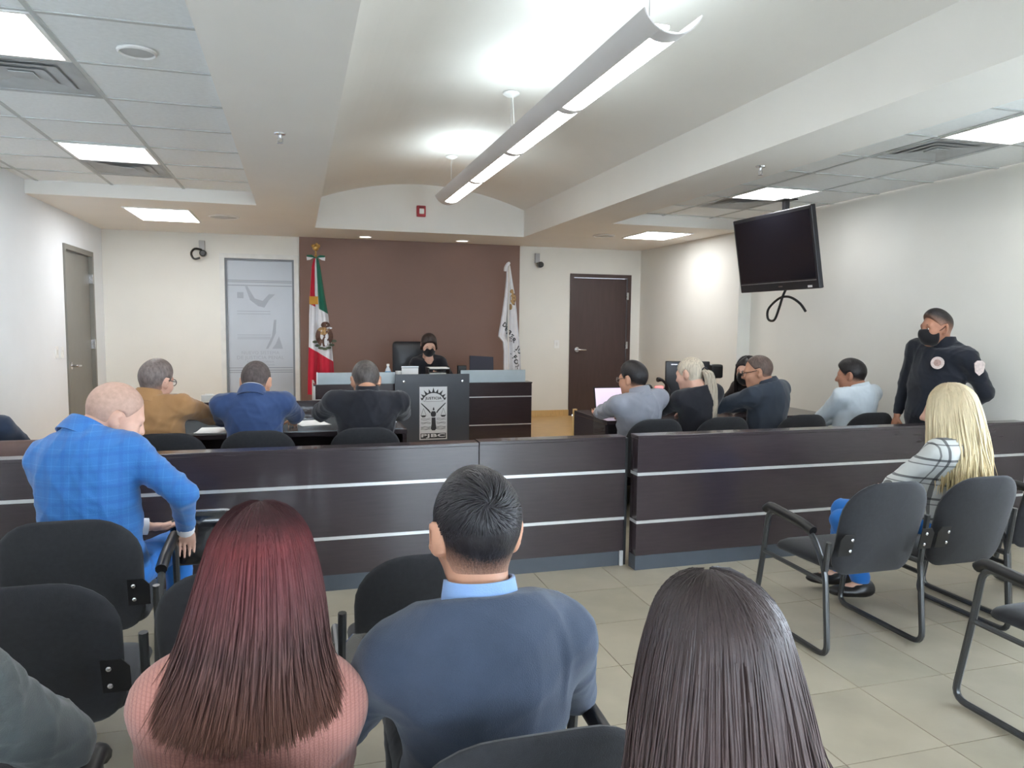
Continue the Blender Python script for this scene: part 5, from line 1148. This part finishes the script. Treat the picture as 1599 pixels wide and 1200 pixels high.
# ------------------------------------------------------------------ wall cameras, switches
def wall_camera(x, z, hook, label):
    t = empty('wall_camera', (x, YB, z), label, 'camera', 'small cameras on the back wall')
    MB().box(-0.035, 0.035, -0.05, 0.0, 0.0, 0.14, b=0.006).build('bracket', mat('pale_grey_plastic', rgb(176, 176, 176), 0.5), t)
    MB().tube([(0, -0.03, 0.0), (0, -0.08, -0.02)], 0.012, 8).build('swivel', M_blackp, t)
    MB().lathe([(0.03, -0.16), (0.042, -0.15), (0.045, -0.09), (0.03, -0.05)], c=(0.02, 0, -0.03), n=14, axis='y').build('camera_body', M_blackp, t, smooth=True)
    if hook: MB().tube(bez(np.array([(0.0, -0.05, 0.02), (-0.08, -0.07, 0.03), (-0.125, -0.08, -0.03), (-0.09, -0.09, -0.10), (-0.02, -0.09, -0.085)]), np.linspace(0, 1, 20)), 0.013, 8).build('cable', M_blackp, t, smooth=True)
wall_camera(-1.16, 2.44, True, 'small camera with looped cable on the wall left of the frosted window')
wall_camera(3.40, 2.44, False, 'small dark camera on the wall right of the white flag')
def switch(loc, nx, label, k=1):
    t = empty('light_switch', loc, label, 'switch', 'white wall switches')
    if nx: MB().box(0, 0.008, -0.04, 0.04, -0.06, 0.06, b=0.002).build('plate', M_white, t); MB().box(0.008, 0.014, -0.012, 0.012, -0.025, 0.025).build('rocker', M_frame, t)
    else: MB().box(-0.04, 0.04, -0.008, 0, -0.06, 0.06, b=0.002).build('plate', M_white, t); MB().box(-0.012, 0.012, -0.014, -0.008, -0.025, 0.025).build('rocker', M_frame, t)
switch((XL, 8.42, 1.22), True, 'white switch plate left of the pair beside the grey door'); switch((XL, 8.60, 1.21), True, 'white switch plate nearest to the grey door')
switch((3.73, YB, 1.25), False, 'white switch plate beside the dark door')

# ------------------------------------------------------------------ flags
M_gold = mat('gold_metal', rgb(196, 160, 96), 0.3, metal=0.9); M_pole = mat('flag_pole_wood', rgb(150, 118, 80), 0.35)
M_fg = cloth('flag_green', rgb(36, 104, 84), bump=0.1); M_fw = cloth('flag_white', rgb(222, 222, 226), bump=0.1); M_fr = cloth('flag_red', rgb(196, 40, 62), bump=0.1); M_fb = cloth('emblem_brown', rgb(104, 78, 68), var=0.3); M_fgr = cloth('emblem_olive', rgb(92, 100, 84)); M_fgo = cloth('emblem_gold', rgb(170, 138, 96), var=0.3)
def flag_surface(prof, depth, folds, ph):
    """prof: [(z, x_left, x_right)] -> function (u 0..1 across, v 0..1 down) -> point (x, y, z), y is depth towards the room"""
    Z = np.array(prof, float)
    def fn(u, v):
        k = v * (len(Z) - 1); i = min(int(k), len(Z) - 2); t = k - i; z, xl, xr = Z[i] * (1 - t) + Z[i + 1] * t; w = xr - xl
        y = depth * (w / 0.3) * (0.55 * math.sin(u * math.pi * folds + ph) + 0.25 * math.sin(u * math.pi * folds * 2.1 + ph * 2 + v * 2)); return (xl + w * u, -y, z)
    return fn
def drape(name, fn, m_of, mats, parent, nu=36, nv=60):
    V, F, MI = [], [], []
    for side in (0, 1):
        for j in range(nv + 1):
            for i in range(nu + 1):
                x, y, z = fn(i / nu, j / nv); V.append((x, y + (0.0 if side == 0 else 0.035), z))
    n = (nu + 1) * (nv + 1); idx = lambda s, i, j: s * n + j * (nu + 1) + i
    for j in range(nv):
        for i in range(nu):
            k = m_of((i + 0.5) / nu, (j + 0.5) / nv, fn); F.append((idx(0, i, j), idx(0, i, j + 1), idx(0, i + 1, j + 1), idx(0, i + 1, j))); MI.append(k)
            F.append((idx(1, i, j), idx(1, i + 1, j), idx(1, i + 1, j + 1), idx(1, i, j + 1))); MI.append(k)
        for i in (0, nu):
            k = m_of(0.02 if i == 0 else 0.98, (j + 0.5) / nv, fn); F.append((idx(0, i, j), idx(1, i, j), idx(1, i, j + 1), idx(0, i, j + 1))); MI.append(k)
    mb = MB(); mb.v = V; mb.f = F; mb.mi = MI; return mb.build(name, mats, parent, smooth=False)
def on_cloth(name, polys, fn, m, parent, off=0.006):
    """flat marks laid on the cloth: polys in (u, v)"""
    mb = MB()
    for P in polys:
        V = [fn(u, v) for u, v in P]; mb.add([(x, y - off, z) for x, y, z in V], [tuple(range(len(V)))])
    return mb.build(name, m, parent, fix=False)
# national flag with eagle emblem
FX, FY = 0.245, 9.75
t = empty('national_flag', (FX, FY, ZD), 'green white and red flag with eagle emblem on a pole left of the judge', 'flag'); zo = ZD
MB().lathe([(0.16, 0.0), (0.16, 0.02), (0.06, 0.05), (0.03, 0.09), (0.022, 0.12)], n=24).build('base', M_gold, t, smooth=True)
MB().tube([(0, 0.11, 0.05), (0, 0.05, 2.2)], 0.014, 10).build('pole', M_pole, t, smooth=True)
fin = MB().lathe([(0.012, 2.2), (0.018, 2.215), (0.01, 2.235), (0.012, 2.27)], n=14).build('finial', M_gold, t, smooth=True)
q = MB()
for c, r in (((0, 0, 2.315), 0.042), ((-0.03, -0.01, 2.335), 0.024), ((0.03, -0.005, 2.335), 0.026), ((0.012, -0.02, 2.355), 0.018)):
    q.lathe([(r * math.sin(a), -r * math.cos(a)) for a in np.linspace(0.15, 3.0, 8)], c=c, n=12)
q.build('eagle_ornament', M_gold, fin, smooth=True)
prof = [(2.18, -0.025, 0.03), (2.08, -0.05, 0.055), (1.75, -0.075, 0.10), (1.45, -0.09, 0.15), (1.20, -0.095, 0.175), (0.95, -0.105, 0.20), (0.70, -0.115, 0.215), (0.45, -0.12, 0.225)]
fnF = flag_surface(prof, 0.06, 3.2, 0.6)
def mF(u, v, fn):
    x, y, z = fn(u, v); zg = 1.60 - 0.55 * (x + 0.07); zr = 1.06 - 0.62 * (x + 0.1)
    if z > zg: return 0 if u > 0.54 else (1 if u > 0.34 else 2)
    return 1 if z > zr else 2
drape('cloth', fnF, mF, [M_fg, M_fw, M_fr], t, 80, 240)
def uvz(x, z):   # invert: find (u, v) for a local x, z
    P_f = np.array(prof); v = np.interp(-z, -P_f[:, 0], np.linspace(0, 1, len(P_f))); xl = np.interp(-z, -P_f[:, 0], P_f[:, 1]); xr = np.interp(-z, -P_f[:, 0], P_f[:, 2]); return ((x - xl) / (xr - xl), v)
def blob_on(name, pts, m, off, parent=None, fn=fnF, inv=uvz, n=4):
    """fan of a 2-D outline laid on the cloth"""
    c = np.mean(pts, 0); out = [fn(*inv(*c))] ; F = []; N = len(pts)
    for s_ in (0.5, 1.0):
        for a, b in pts: out.append(fn(*inv(c[0] + (a - c[0]) * s_, c[1] + (b - c[1]) * s_)))
    for k in range(N): F.append((0, 1 + k, 1 + (k + 1) % N)); F.append((1 + k, 1 + N + k, 1 + N + (k + 1) % N, 1 + (k + 1) % N))
    return MB().add([(x, y - off, z) for x, y, z in out], F).build(name, m, parent or t, fix=False)
ec = (0.085, 1.20)
circ = lambda r, sx=1.0, sz=1.0, dx=0, dz=0, n=22, a0=0, a1=2 * math.pi: [(ec[0] + dx + r * sx * math.cos(a0 + (a1 - a0) * k / n), ec[1] + dz + r * sz * math.sin(a0 + (a1 - a0) * k / n)) for k in range(n)]
ec = (0.095, 1.195); E_S = 1.25; circ0 = circ; circ = lambda r, sx=1.0, sz=1.0, dx=0, dz=0, **k: circ0(r * E_S, sx, sz, dx * E_S, dz * E_S, **k)
blob_on('emblem_eagle', circ(0.105, 0.84, 1.0), M_fb, 0.005)
blob_on('emblem_head', circ(0.035, 1.3, 1.0, 0.012, 0.115), M_fb, 0.006); blob_on('emblem_wing', circ(0.05, 1.1, 0.8, -0.015, 0.055), M_fgo, 0.008)
blob_on('emblem_gap', circ(0.05, 0.3, 0.9, 0.012, -0.055), M_fw, 0.009); blob_on('emblem_neck_gap', circ(0.03, 1.0, 0.35, 0.05, 0.085), M_fw, 0.009)
for k, a in enumerate(np.linspace(3.6, 5.9, 7)): blob_on('emblem_leaf', circ(0.024, 1.2, 0.6, 0.112 * math.cos(a) * 0.9, 0.128 * math.sin(a)), M_fgr, 0.008)
circ = circ0
MB().box(-0.085, 0.02, -0.075, -0.068, 1.60, 1.70).build('gold_ribbon', cloth('gold_ribbon_cloth', rgb(190, 140, 58)), t)
bow = MB()
for s, mi in ((-1, 0), (1, 0)):
    bow.prism([(0, 0), (0.05 * s, 0.035), (0.115 * s, 0.03), (0.10 * s, 0.0), (0.05 * s, -0.01)], (0, -0.035, 2.185), (1, 0, 0), (0, 0, 1), 0.012)
bow.build('bow', M_fg, t)
bw2 = MB()
for s in (-1, 1): bw2.prism([(0.03 * s, 0.0), (0.115 * s, 0.008), (0.11 * s, -0.035), (0.07 * s, -0.028)], (0, -0.05, 2.185), (1, 0, 0), (0, 0, 1), 0.01)
bw2.build('bow_tail', M_fw, t)
# white state flag
t = empty('white_flag', (2.79, 9.75, ZD), 'white flag with gold crest and black lettering on a pole right of the judge', 'flag')
MB().lathe([(0.16, 0.0), (0.16, 0.02), (0.06, 0.05), (0.03, 0.09), (0.022, 0.12)], n=24).build('base', M_gold, t, smooth=True)
MB().tube([(0, 0, 0.05), (0, 0, 2.22)], 0.014, 10).build('pole', mat('white_pole', rgb(214, 208, 202), 0.4), t, smooth=True)
MB().tube(bez(np.array([(0.0, 0, 2.20), (-0.02, -0.02, 2.19), (-0.055, -0.03, 2.14), (-0.06, -0.03, 2.09)]), np.linspace(0, 1, 10)), [0.022] * 10, 8).build('pole_ribbon', M_fw, t, smooth=True)
prof = [(2.17, -0.025, 0.02), (2.0, -0.03, 0.05), (1.75, -0.055, 0.10), (1.5, -0.09, 0.13), (1.25, -0.135, 0.155), (1.20, -0.14, 0.16), (1.13, -0.075, 0.17), (1.0, -0.06, 0.18), (0.75, -0.06, 0.19), (0.45, -0.06, 0.20)]
fnW = flag_surface(prof, 0.05, 3.6, 0.2); profW = prof
def uvW(x, z):
    P_f = np.array(profW); v = np.interp(-z, -P_f[:, 0], np.linspace(0, 1, len(P_f))); xl = np.interp(-z, -P_f[:, 0], P_f[:, 1]); xr = np.interp(-z, -P_f[:, 0], P_f[:, 2]); return ((x - xl) / (xr - xl), v)
drape('cloth', fnW, lambda u, v, f_: 0, [M_fw], t)
ec = (0.045, 1.72)
blob_on('crest', circ(0.07, 0.6, 1.2, 0.02, 0.0), M_fgo, 0.006, t, fnW, uvW); blob_on('crest_top', circ(0.03, 0.9, 1.0, 0.0, 0.10), M_fgo, 0.007, t, fnW, uvW); blob_on('crest_base', circ(0.04, 0.6, 1.0, -0.02, -0.11), M_fgo, 0.007, t, fnW, uvW)
for k in range(4): blob_on('crest_dot', circ(0.014, 1, 1, 0.035, 0.06 - 0.045 * k), M_fb, 0.009, t, fnW, uvW)
def cloth_text(txt, size, pts, ang, parent):
    for ch, (cx_, cz_) in zip(txt, pts):
        tv, tf = text_np(ch, size, 0.003); ca, sa = math.cos(ang), math.sin(ang); P3 = []
        for a, b in tv:
            X, Z_ = cx_ + a * ca - b * sa, cz_ + a * sa + b * ca; u, v = uvW(X, Z_); x, y, z = fnW(min(max(u, 0.01), 0.99), v); P3.append((x, y - 0.006, z))
        MB().add(P3, tf).build('letter', M_ink, parent, fix=False)
cloth_text('DEBER JU', 0.085, [(-0.055 + 0.032 * k, 1.36 - 0.052 * k) for k in range(8)], math.radians(-38), t)
cloth_text('IFOR', 0.085, [(0.065 + 0.024 * k, 0.98 - 0.062 * k) for k in range(4)], math.radians(-48), t)

# ------------------------------------------------------------------ things on the judge's bench
BT = ZD + 0.68
t = empty('water_bottle', (0.985, 8.36, BT), 'clear water bottle with blue label left of the podium', 'bottle')
M_pet = mat('clear_plastic', rgb(206, 214, 222), 0.15, spec=0.6); M_lblue = mat('blue_bottle_label', rgb(92, 158, 204), 0.5)
MB().lathe([(0.031, 0.0), (0.033, 0.02), (0.033, 0.15), (0.028, 0.175), (0.014, 0.20), (0.013, 0.215)], n=18).build('bottle_body', M_pet, t, smooth=True)
MB().lathe([(0.0345, 0.10), (0.0345, 0.155)], n=18).build('label_band', M_lblue, t, smooth=True); MB().lathe([(0.016, 0.212), (0.016, 0.235), (0.012, 0.237)], n=16).build('cap', M_white, t)
t = empty('document_holder', (1.24, 8.42, BT), 'white card in a dark stand on the judge bench', 'stand')
MB().box(-0.105, 0.105, -0.02, 0.10, 0, 0.05).build('base', M_blackp, t); MB().box(-0.10, 0.10, -0.012, 0.0, 0.05, 0.215, b=0.003).build('back', M_blackp, t); MB().box(-0.095, 0.095, -0.016, -0.012, 0.07, 0.185).build('card', M_paper, t); MB().box(-0.098, 0.098, -0.017, -0.012, 0.192, 0.204).build('clip_bar', M_alu, t)
t = empty('paper_cup', (1.105, 8.38, BT), 'small white cup beside the card stand on the judge bench', 'cup')
MB().lathe([(0.026, 0.0), (0.034, 0.15), (0.035, 0.155), (0.030, 0.15), (0.024, 0.01)], n=18).build('cup', M_white, t, smooth=True)
t = empty('letter_tray', (1.57, 8.45, BT), 'black stacked letter tray with papers before the judge', 'tray')
for k in range(3):
    MB().box(-0.125, 0.125, -0.12, 0.12, 0.05 + 0.06 * k, 0.058 + 0.06 * k).build('shelf', M_blackp, t)
    MB().box(-0.115, 0.115 - 0.04 * (k == 1), -0.121, 0.11, 0.059 + 0.06 * k, 0.068 + 0.06 * k).build('paper_stack', M_paper, t)
for s in (-1, 1): MB().box(s * 0.122 - 0.004, s * 0.122 + 0.004, -0.11, 0.11, 0, 0.19).build('side', M_blackp, t)
t = empty('desk_organiser', (1.86, 8.42, BT), 'black mesh desk organiser right of the judge', 'organiser')
MB().box(-0.05, 0.05, -0.04, 0.04, 0, 0.12).build('front_bin', M_blackp, t); MB().box(-0.045, 0.055, 0.04, 0.11, 0, 0.205, b=0.004).build('rear_bin', M_blackp, t); MB().box(-0.05, 0.05, -0.042, -0.04, 0.06, 0.075).build('rim', M_grey, t)
t = empty('desk_monitor', (2.22, 8.95, BT), 'dark screen tilted on the right end of the judge bench', 'monitor')
o = MB().box(-0.155, 0.155, -0.012, 0.012, 0.04, 0.30, b=0.006).build('screen', mat('dark_blue_plastic', rgb(40, 42, 58), 0.45), t); o.rotation_euler = (-0.3, 0.06, 0)
MB().box(-0.08, 0.08, -0.06, 0.08, 0, 0.012).build('foot', M_blackp, t); MB().box(-0.02, 0.02, 0.0, 0.03, 0.01, 0.08).build('stem', M_blackp, t)

# ------------------------------------------------------------------ things on the party tables
LT = 0.754
def laptop(x, y, z, rz, label, sc, w=0.17):
    t = empty('laptop', (x, y, z), label, 'laptop', None, rz)
    MB().box(-w, w, -0.12, 0.12, 0, 0.016, b=0.003).build('keyboard_base', M_blackp, t)
    lid = MB().box(-w, w, -0.006, 0.006, 0, 0.225, b=0.003).build('lid', M_blackp, t); lid.location = (0, 0.125, 0.016); lid.rotation_euler = (-0.25, 0, 0)
    MB().box(-w + 0.012, w - 0.012, -0.0075, -0.006, 0.014, 0.213).build('screen', sc, lid); return t
M_scrw = mat('lit_laptop_screen', rgb(232, 216, 236), 0.4, var=0.02, emit=0.3, emitcol=rgb(236, 216, 240))
laptop(2.78, 6.08, 0.75, 0.0, 'open laptop with a pale screen beside the light grey suit', M_scrw)
laptop(-1.07, 6.02, LT, 0.0, 'open laptop behind the man in the tan jacket', mat('dim_laptop_screen', rgb(200, 204, 206), 0.4, emit=0.3, emitcol=rgb(220, 224, 224)), 0.175)
def papers(x, y, z, w, d, rz, label, n=4):
    t = empty('paper_stack', (x, y, z), label, 'papers', 'papers on the party tables', rz)
    for k in range(n):
        o = MB().box(-w, w, -d, d, 0.0015 * k, 0.0015 * k + 0.0012).build('sheet', M_paper, t); o.rotation_euler = (0, 0, 0.09 * math.sin(k * 2.3)); o.location = (0.008 * math.sin(k), 0.006 * math.cos(k * 1.7), 0.0)
papers(0.10, 6.0, LT, 0.105, 0.148, 0.25, 'white papers between the navy suit and the black coat'); papers(-0.60, 5.75, LT, 0.10, 0.14, -0.1, 'white papers between the tan jacket and the navy suit')
papers(2.92, 5.95, 0.75, 0.105, 0.148, 0.1, 'white papers between the grey suit and the blonde ponytail'); papers(0.66, 6.02, LT, 0.08, 0.1, 0.2, 'small papers right of the black coat')
t = empty('open_folder', (3.52, 5.98, 0.75), 'white open folder before the charcoal suit', 'folder')
for s in (-1, 1):
    o = MB().box(0 if s > 0 else -0.15, 0.15 if s > 0 else 0, -0.11, 0.11, 0, 0.004).build('cover', M_paper, t); o.rotation_euler = (0.9, 0.0, 0.12 * s)
t = empty('tissue_box', (-0.69, 6.405, 0.902), 'clear plastic box on the raised edge of the left table', 'box')
MB().box(-0.06, 0.06, -0.012, 0.013, 0, 0.055, b=0.005).build('box_body', mat('frosted_plastic', rgb(214, 212, 206), 0.4), t); MB().box(-0.03, 0.03, -0.006, 0.006, 0.055, 0.062).build('opening', M_white, t)
# monitor, swivel chair arm and red-lit device behind the blonde ponytail
t = empty('desk_monitor', (3.56, 6.22, 0.75), 'black upright monitor behind the blonde ponytail', 'monitor', None, -0.25)
MB().box(-0.22, 0.20, -0.015, 0.015, 0.10, 0.47, b=0.006).build('screen', mat('dark_monitor_screen', rgb(40, 38, 42), 0.25), t); MB().box(-0.10, 0.10, -0.07, 0.09, 0, 0.012).build('foot', M_blackp, t); MB().box(-0.025, 0.025, 0.015, 0.035, 0.01, 0.2).build('stem', M_blackp, t)
MB().box(-0.17, -0.11, -0.0165, -0.015, 0.435, 0.443).build('logo_strip', M_steel, t)
t = empty('webcam', (3.90, 6.30, 0.75), 'small black camera on an arm right of the blonde ponytail', 'camera')
MB().box(-0.05, 0.05, -0.05, 0.05, 0, 0.012).build('foot', M_blackp, t); MB().tube([(0, 0, 0), (0, 0, 0.34)], 0.008, 8).build('stand', M_blackp, t); MB().tube([(0, 0, 0.33), (-0.16, 0, 0.335)], 0.01, 8).build('arm', M_blackp, t); MB().box(-0.07, 0.06, -0.05, 0.05, 0.30, 0.435, b=0.02).build('housing', M_blackp, t)
t = empty('office_chair', (3.18, 6.85, 0.0), 'black office chair with looped armrest beyond the right table', 'chair', None, 0.6)
V, F = cushion(rrect(0.23, 0.36, 0.08, 6, 0.1), 0.04, 0.03, fn=lambda a, b, d: (a, -0.22 + d, 0.60 + b)); MB().add(V, F).build('backrest', M_black, t, smooth=True)
V, F = cushion([(a, b - 0.24) for a, b in rrect(0.24, 0.48, 0.08, 6)], 0.045, 0.04, fn=lambda a, b, d: (a, b, 0.47 + d)); MB().add(V, F).build('seat', M_black, t, smooth=True)
MB().lathe([(0.028, 0.07), (0.028, 0.44)], n=12).build('gas_column', M_blackp, t)
for k in range(5):
    a = math.radians(72 * k); lg = MB().tube([(0, 0, 0.10), (0.27 * math.cos(a), 0.27 * math.sin(a), 0.06)], [0.025, 0.015], 8).build('leg', M_blackp, t)
    MB().lathe([(0.025, -0.015), (0.025, 0.015)], c=(0.27 * math.cos(a), 0.27 * math.sin(a), 0.027), n=12, axis='x').build('caster', M_blackp, lg)
for s in (-1, 1): MB().tube(bez(np.array([(s * 0.25, -0.10, 0.46), (s * 0.29, -0.14, 0.60), (s * 0.29, 0.0, 0.74), (s * 0.29, 0.16, 0.66), (s * 0.28, 0.12, 0.54), (s * 0.25, 0.06, 0.46)]), np.linspace(0, 1, 24)), 0.02, 8).build('armrest', M_blackp, t, smooth=True)
t = empty('telephone', (3.27, 6.15, 0.75), 'black desk telephone with raised handset and red light', 'telephone', None, 0.2)
V = [(-0.11, -0.10, 0), (0.11, -0.10, 0), (0.11, 0.10, 0), (-0.11, 0.10, 0), (-0.11, -0.10, 0.03), (0.11, -0.10, 0.03), (0.11, 0.10, 0.15), (-0.11, 0.10, 0.15)]
MB().add(V, [(0, 3, 2, 1), (4, 5, 6, 7), (0, 1, 5, 4), (1, 2, 6, 5), (2, 3, 7, 6), (3, 0, 4, 7)]).build('base', M_blackp, t)
MB().tube(bez(np.array([(-0.03, 0.06, 0.30), (0.02, 0.055, 0.295), (0.07, 0.05, 0.25), (0.10, 0.05, 0.19), (0.10, 0.05, 0.13)]), np.linspace(0, 1, 16)), [0.022, 0.024, 0.022, 0.016, 0.014, 0.013, 0.013, 0.013, 0.013, 0.014, 0.015, 0.018, 0.022, 0.024, 0.022, 0.02], 10).build('handset', M_blackp, t, smooth=True)
MB().tube([(0.03, 0.08, 0.12), (0.05, 0.06, 0.22)], 0.012, 8).build('cradle', M_blackp, t)
MB().box(-0.09, -0.02, -0.02, 0.02, 0.215, 0.245, b=0.006).build('red_lamp', mat('red_led', rgb(255, 90, 90), 0.3, var=0, emit=2.0, emitcol=(1.0, 0.10, 0.10, 1)), t); MB().box(-0.07, -0.04, -0.012, 0.012, 0.0, 0.215).build('lamp_stem', M_blackp, t)
# black folder case beside the man in blue
t = empty('leather_case', (-0.40, 3.52, 0.462), 'black glossy case standing beside the man in the blue suit', 'bag')
M_gl = mat('glossy_black_leather', rgb(24, 24, 28), 0.18, spec=0.6, coat=0.5)
V, F = cushion(rrect(0.155, 0.24, 0.04, 5, 0.06), 0.028, fn=lambda a, b, d: (a, d, 0.0 + b)); MB().add(V, F).build('case_body', M_gl, t, smooth=True)
MB().tube(fillet([(-0.15, 0, 0.17), (-0.11, 0, 0.245), (0.11, 0, 0.245), (0.15, 0, 0.17)], 0.04), 0.0065, 8).build('metal_rim', M_steel, t, smooth=True)
